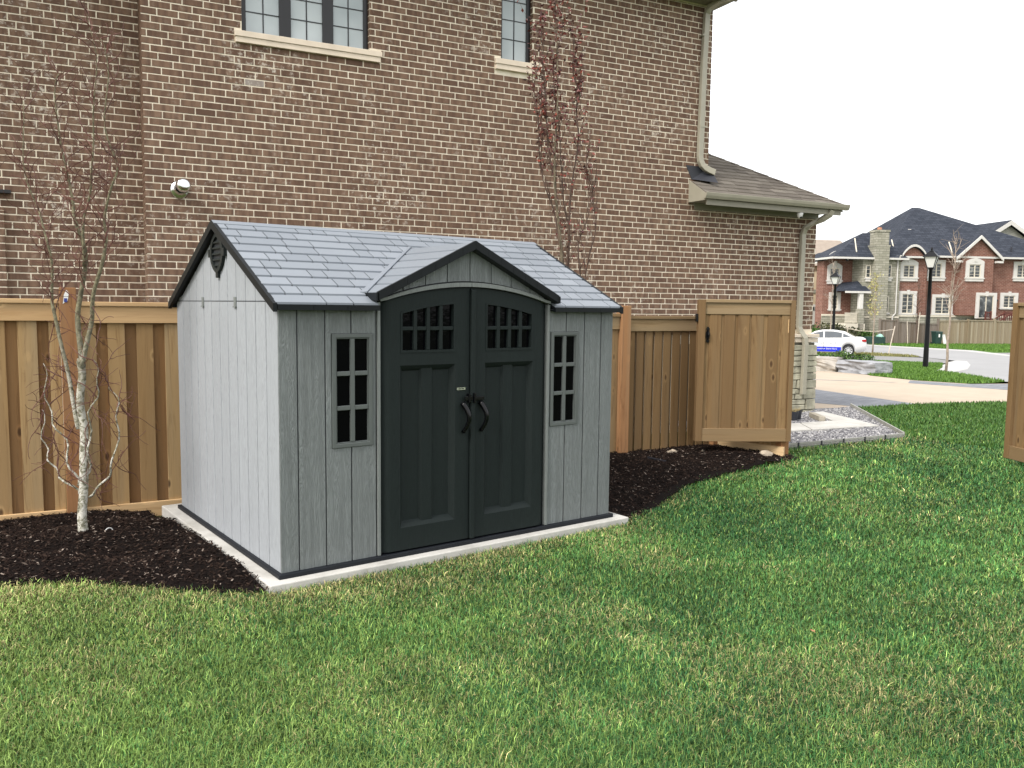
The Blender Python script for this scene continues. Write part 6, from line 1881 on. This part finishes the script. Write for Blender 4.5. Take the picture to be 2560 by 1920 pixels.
# gable
gu, gh, gv = 13.55, 2.05, 9.2
MB().extrude([(gu - gh, EV - .1), (gu + gh, EV - .1), (gu, gv - .15)], 'y', -.60, -.4).build('gable_brick', M['red_brick'], fh)
cuboid(gu - 1.55, gu + 1.55, -.60, -.01, 2.3, EV - .1, 'gable_wall', M['red_brick'])
gm = MB()
for s_ in (-1, 1):
    gm.poly([(gu, -.9, gv), (gu + s_ * (gh + .15), -.9, EV - .12), (gu + s_ * (gh + .15), 3.2, EV - .12), (gu, 3.2, gv)], [(0, 1, 2, 3)])
gm.build('gable_roof', M['dark_roof'], fh)
tm = MB()
for s_ in (-1, 1):
    p = [(gu, -.95, gv - .24), (gu + s_ * (gh + .2), -.95, EV - .40), (gu + s_ * (gh + .2), -.85, EV - .40), (gu, -.85, gv - .24), (gu, -.95, gv + .03), (gu + s_ * (gh + .2), -.95, EV - .12), (gu + s_ * (gh + .2), -.85, EV - .12), (gu, -.85, gv + .03)]
    tm.hexa(p)
    tm.box(gu + s_ * (gh - .1) - .32, gu + s_ * (gh - .1) + .32, -.9, -.6, EV - .55, EV - .38)
tm.build('gable_trim', M['white_trim'], fh)
# valley flashings (pale strips), roof vents
for u, y, sl_, v0_ in ((11.35, -.2, .785, 7.42 + .35 * .785), (2.0, -.8, .957, 7.1 + .45 * .957), (5.9, -.1, .785, 7.42 + .45 * .785)):
    MB().tube([(u, y, v0_ + .03), (u + .55, y + 1.3, v0_ + 1.3 * sl_ + .03)], .055, 6).build('valley_flashing', M['cream'], fh)
MB().box(8.9, 9.2, 2.6, 2.9, 9.7, 9.95).build('roof_vent', M['white_trim'], fh)
MB().lathe([(.07, 7.9), (.07, 8.35), (0, 8.35)], 10, (17.3, .1, 0)).build('vent_pipe', M['flash'], fh)
def far_window(u0, u1, v0, v1, y, trim, sill=True, arch=False, mull=1, bars=4, door=False, ledge=True):
    """surround, sill, frame, panes: u0..v1 is the glazed opening, trim the width of the white surround"""
    s_ = MB()
    n = 10
    def arcz(u, base, rise): return base + (rise * (1 - ((u - (u0 + u1) / 2) / ((u1 - u0) / 2 + trim)) ** 2) if arch else 0)
    if trim > 0:
        s_.box(u0 - trim, u0, y - .09, y + .02, v0, v1 + .001); s_.box(u1, u1 + trim, y - .09, y + .02, v0, v1 + .001)
        for k in range(n):
            a, b = u0 - trim + (u1 - u0 + 2 * trim) * k / n, u0 - trim + (u1 - u0 + 2 * trim) * (k + 1) / n
            s_.hexa([(a, y - .09, v1 + .002), (b, y - .09, v1 + .002), (b, y + .02, v1 + .002), (a, y + .02, v1 + .002), (a, y - .09, arcz(a, v1 + trim * .8, .28)), (b, y - .09, arcz(b, v1 + trim * .8, .28)), (b, y + .02, arcz(b, v1 + trim * .8, .28)), (a, y + .02, arcz(a, v1 + trim * .8, .28))])
        um = (u0 + u1) / 2
        kz = arcz(um, v1 + trim * .8, .28)
        s_.box(um - .14, um + .14, y - .13, y - .091, kz - .30, kz + .10)
    if ledge:
        s_.box(u0 - trim - .08, u1 + trim + .08, y - .14, y + .02, v0 - .10, v0 - .001); s_.box(u0 - trim, u1 + trim, y - .10, y + .02, v0 - .32 if sill else v0 - .16, v0 - .101)
    w = s_.build('window', M['white_trim'], fh)
    f_ = MB()
    f_.ring([(u0, v0), (u1, v0), (u1, v1), (u0, v1)], [(u0 + .07, v0 + .07), (u1 - .07, v0 + .07), (u1 - .07, v1 - .07), (u0 + .07, v1 - .07)], 'y', y - .045, y + .01)
    for k in range(1, mull + 1):
        u = u0 + (u1 - u0) * k / (mull + 1)
        f_.box(u - .045, u + .045, y - .045, y - .003, v0 + .071, v1 - .071)
    for k in range(1, bars):
        v_ = v0 + (v1 - v0) * k / bars
        f_.box(u0 + .07, u1 - .07, y - .020, y - .008, v_ - .012, v_ + .012)
    f_.build('frame', M['cream'], w)
    for k in range(mull + 1):
        a, b = u0 + (u1 - u0) * k / (mull + 1), u0 + (u1 - u0) * (k + 1) / (mull + 1)
        MB().box(a + .03, b - .03, y - .012, y - .004, v0 + .05, v1 - .05).build('pane', M['far_pane'], w)
    return w
far_window(.53, 1.40, 5.20, 6.25, .795, .24, arch=True)
far_window(2.85, 3.30, 5.40, 6.45, -.905, 0.0, mull=0, bars=3)
far_window(4.72, 5.22, 5.45, 6.55, -.905, 0.0, mull=0, bars=3)
far_window(6.57, 7.63, 5.50, 6.55, -.505, .30, arch=True)
far_window(9.55, 10.50, 5.58, 6.80, -.005, .36)
far_window(12.72, 13.82, 5.58, 6.72, -.605, .32, arch=True)
far_window(17.85, 18.98, 5.68, 6.82, -.005, .34)
far_window(.80, 1.36, 2.7, 3.95, .795, .26, sill=False, mull=0)
far_window(6.58, 7.66, 2.40, 4.10, -.505, .30, sill=False, bars=5)
far_window(10.08, 11.48, 2.40, 3.86, -.005, .30, sill=False, bars=5)
far_window(13.86, 15.25, 2.05, 4.05, -.605, .30, sill=False, bars=1, ledge=False)
far_window(16.70, 17.80, 3.0, 4.08, -.005, .32, sill=False, bars=4)
far_window(4.68, 5.10, 2.45, 3.85, -.905, 0.0, sill=False, mull=0, bars=3)
# downspouts
for u, y in ((8.95, -.10), (5.75, -.98)):
    MB().tube([(u, y - .4, 7.3), (u, y, 6.9), (u, y, 2.4), (u - .3, y - .06, 2.15), (u - .35, y - .08, .1)], .06, 8).build('downspout', M['white_trim'], fh)
# porch on the left with a post and a rail
MB().poly([(.75, -1.6, 4.25), (3.0, -1.6, 4.25), (3.0, .8, 4.25), (.75, .8, 4.25), (1.6, .7, 5.0), (2.75, -.2, 5.15)], [(0, 1, 5, 4), (1, 2, 5), (3, 0, 4), (0, 3, 2, 1), (4, 5, 2, 3)]).build('porch_roof', M['dark_roof'], fh)
cuboid(.72, 3.03, -1.62, -1.5, 4.08, 4.24, 'porch_beam', M['white_trim'])
cuboid(2.05, 2.40, -1.55, -1.2, 2.75, 4.08, 'porch_post', M['white_trim'], bevel=.02); cuboid(1.98, 2.48, -1.6, -1.12, -.2, 2.74, 'porch_pier', M['field_stone'])
cuboid(.8, 2.6, -1.6, .8, .9, 1.5, 'porch_floor', M['cream'])
rl = MB().box(.8, 1.95, -1.5, -1.44, 2.35, 2.42); rl.box(.8, 1.95, -1.5, -1.44, 1.6, 1.66)
for k in range(12): rl.box(.83 + k * .095, .87 + k * .095, -1.49, -1.45, 1.66, 2.35)
rl.build('porch_rail', M['cream'], fh)
# deck stair with a dark red rail
M['deck'] = plain('red_deck', (.105, .028, .020), .7, .25, 4)
cuboid(13.6, 17.2, -2.0, -.61, 1.55, 1.72, 'deck', M['deck'])
for a, b in ((15.3, 17.2), (13.5, 14.1)):
    rl = MB().box(a, b, -2.02, -1.92, 2.52, 2.62); rl.box(a, b, -2.0, -1.94, 1.80, 1.86)
    k = a + .04
    while k < b: rl.box(k, k + .05, -1.99, -1.95, 1.86, 2.52); k += .16
    for p in (a, b - .1): rl.box(p, p + .1, -2.03, -1.91, .6, 2.68)
    rl.build('deck_rail', M['deck'], fh)
for y in (-2.05, -3.0):
    rl = MB().hexa([(13.7, y - .04, 1.55), (15.3, y - .04, 2.5), (15.3, y + .04, 2.5), (13.7, y + .04, 1.55), (13.7, y - .04, 1.68), (15.3, y - .04, 2.63), (15.3, y + .04, 2.63), (13.7, y + .04, 1.68)])
    rl.hexa([(13.7, y - .04, .6), (15.3, y - .04, 1.55), (15.3, y + .04, 1.55), (13.7, y + .04, .6), (13.7, y - .04, .85), (15.3, y - .04, 1.8), (15.3, y + .04, 1.8), (13.7, y + .04, .85)])
    for k in range(9): u = 13.75 + k * .18; z = .7 + (u - 13.7) * .594; rl.box(u, u + .05, y - .02, y + .02, z, z + .95)
    rl.build('stair_rail', M['deck'], fh)
sm = MB()
for k in range(6): sm.box(13.75 + k * .26, 14.05 + k * .26, -2.95, -2.1, .75 + k * .155, .80 + k * .155)
sm.build('stair_tread', M['deck'], fh)
MB().box(16.0, 16.12, -.14, -.01, 3.55, 3.72).build('wall_lamp', M['flash'], fh)

# houses behind
M['tan_wall'] = plain('tan_wall', (.55, .44, .30), .9, .12, 2)
M['tan_roof'] = plain('tan_roof', (.30, .25, .205), .95, .10, 2, .2)
th2 = empty('tan_house', (hp(0, 15).x, hp(0, 15).y, HO.z), HA, label='tan house with a brown roof half hidden behind the brick house corner', cat='house')
MB().box(1.5, 9.0, 0, 9, -.3, 7.2).build('wall', M['tan_wall'], th2)
MB().poly([(.9, -.6, 7.2), (12.2, -.6, 7.2), (12.2, 9.6, 7.2), (.9, 9.6, 7.2), (3, 4.5, 10.3), (12.0, 4.5, 10.3)], [(0, 1, 5, 4), (1, 2, 5), (2, 3, 4, 5), (3, 0, 4), (0, 3, 2, 1)]).build('roof', M['tan_roof'], th2)
MB().box(5.8, 7.2, -.35, 0, -.3, 6.6).build('bay', M['tan_wall'], th2); MB().box(5.7, 8.9, -.42, -.0, 4.35, 4.75).build('stone_band', M['field_stone'], th2)
MB().extrude([(6.9, 7.0), (8.9, 7.0), (7.9, 8.3)], 'y', -.75, -.4).build('gable', M['tan_wall'], th2)
gd = MB().box(6.2, 8.5, -.40, -.355, .6, 3.2).build('garage_door', M['white_trim'], th2)
for k in range(6): MB().box(6.3 + k * .37, 6.6 + k * .37, -.43, -.402, 2.55, 2.95).build('pane', M['far_pane'], gd)
w = MB().box(7.2, 7.9, -.03, .0, 5.2, 6.3).build('window', M['white_trim'], th2); MB().box(7.28, 7.82, -.05, -.031, 5.28, 6.22).build('pane', M['far_pane'], w)
gh_ = empty('grey_house', (hp(22, 12).x, hp(22, 12).y, HO.z), HA, label='grey rendered house gable rising behind the red brick house', cat='house')
M['render'] = plain('grey_render', (.36, .35, .31), .9, .08, 2)
MB().extrude([(1.2, -.3), (9, -.3), (9, 8.6), (4.5, 11.6), (1.2, 9.8)], 'y', 0, 8).build('wall', M['render'], gh_)
rm = MB()
for (a, za), (b, zb) in (((.6, 9.6), (4.3, 11.9)), ((4.3, 11.9), (9.5, 8.8))):
    rm.hexa([(a, -.5, za - .02), (b, -.5, zb - .02), (b, 8.4, zb - .02), (a, 8.4, za - .02), (a, -.5, za + .2), (b, -.5, zb + .2), (b, 8.4, zb + .2), (a, 8.4, za + .2)])
rm.build('roof', M['dark_roof'], gh_)
rm = MB()
for (a, za), (b, zb) in (((.6, 9.4), (4.3, 11.7)), ((4.3, 11.7), (9.5, 8.6))):
    rm.hexa([(a, -.56, za - .1), (b, -.56, zb - .1), (b, -.51, zb - .1), (a, -.51, za - .1), (a, -.56, za + .35), (b, -.56, zb + .35), (b, -.51, zb + .35), (a, -.51, za + .35)])
rm.build('barge_board', M['white_trim'], gh_)
MB().poly([(-5, 1, 8.2), (2, 1, 8.2), (2, 7, 8.2), (-5, 7, 8.2), (-4, 4, 10.3), (2, 4, 10.3)], [(0, 1, 5, 4), (1, 2, 5), (2, 3, 4, 5), (3, 0, 4), (0, 3, 2, 1)]).build('side_roof', M['dark_roof'], gh_)

# shrubs round the far house
for i, (u, off, rr, n, mt, lb) in enumerate((
        (2.0, -3.0, 1.0, 900, 'leaf_green', 'round green shrub below the far chimney'),
        (.2, -2.6, 1.35, 1300, 'leaf_olive', 'dark olive shrub beneath the far porch'),
        (-1.6, -3.4, 1.5, 1300, 'leaf_olive', 'tall brownish shrub left of the farther lamp post'),
        (3.6, -3.2, .7, 600, 'leaf_green', 'small dark green shrub by the corner of the grey fence'),
        (-4.0, -5.0, 1.3, 1100, 'leaf_green', 'bright green bush behind the garage corner'))):
    p = hp(u, off)
    r_ = random.Random(i)
    shrub('garden_shrub', (p.x, p.y), [((r_.uniform(-.5, .5) * rr, r_.uniform(-.4, .4) * rr, rr * r_.uniform(.35, .8)), (rr * .6, rr * .6, rr * .5)) for _ in range(5)], n, .11, M[mt], lb, 'shrub', 50 + i)
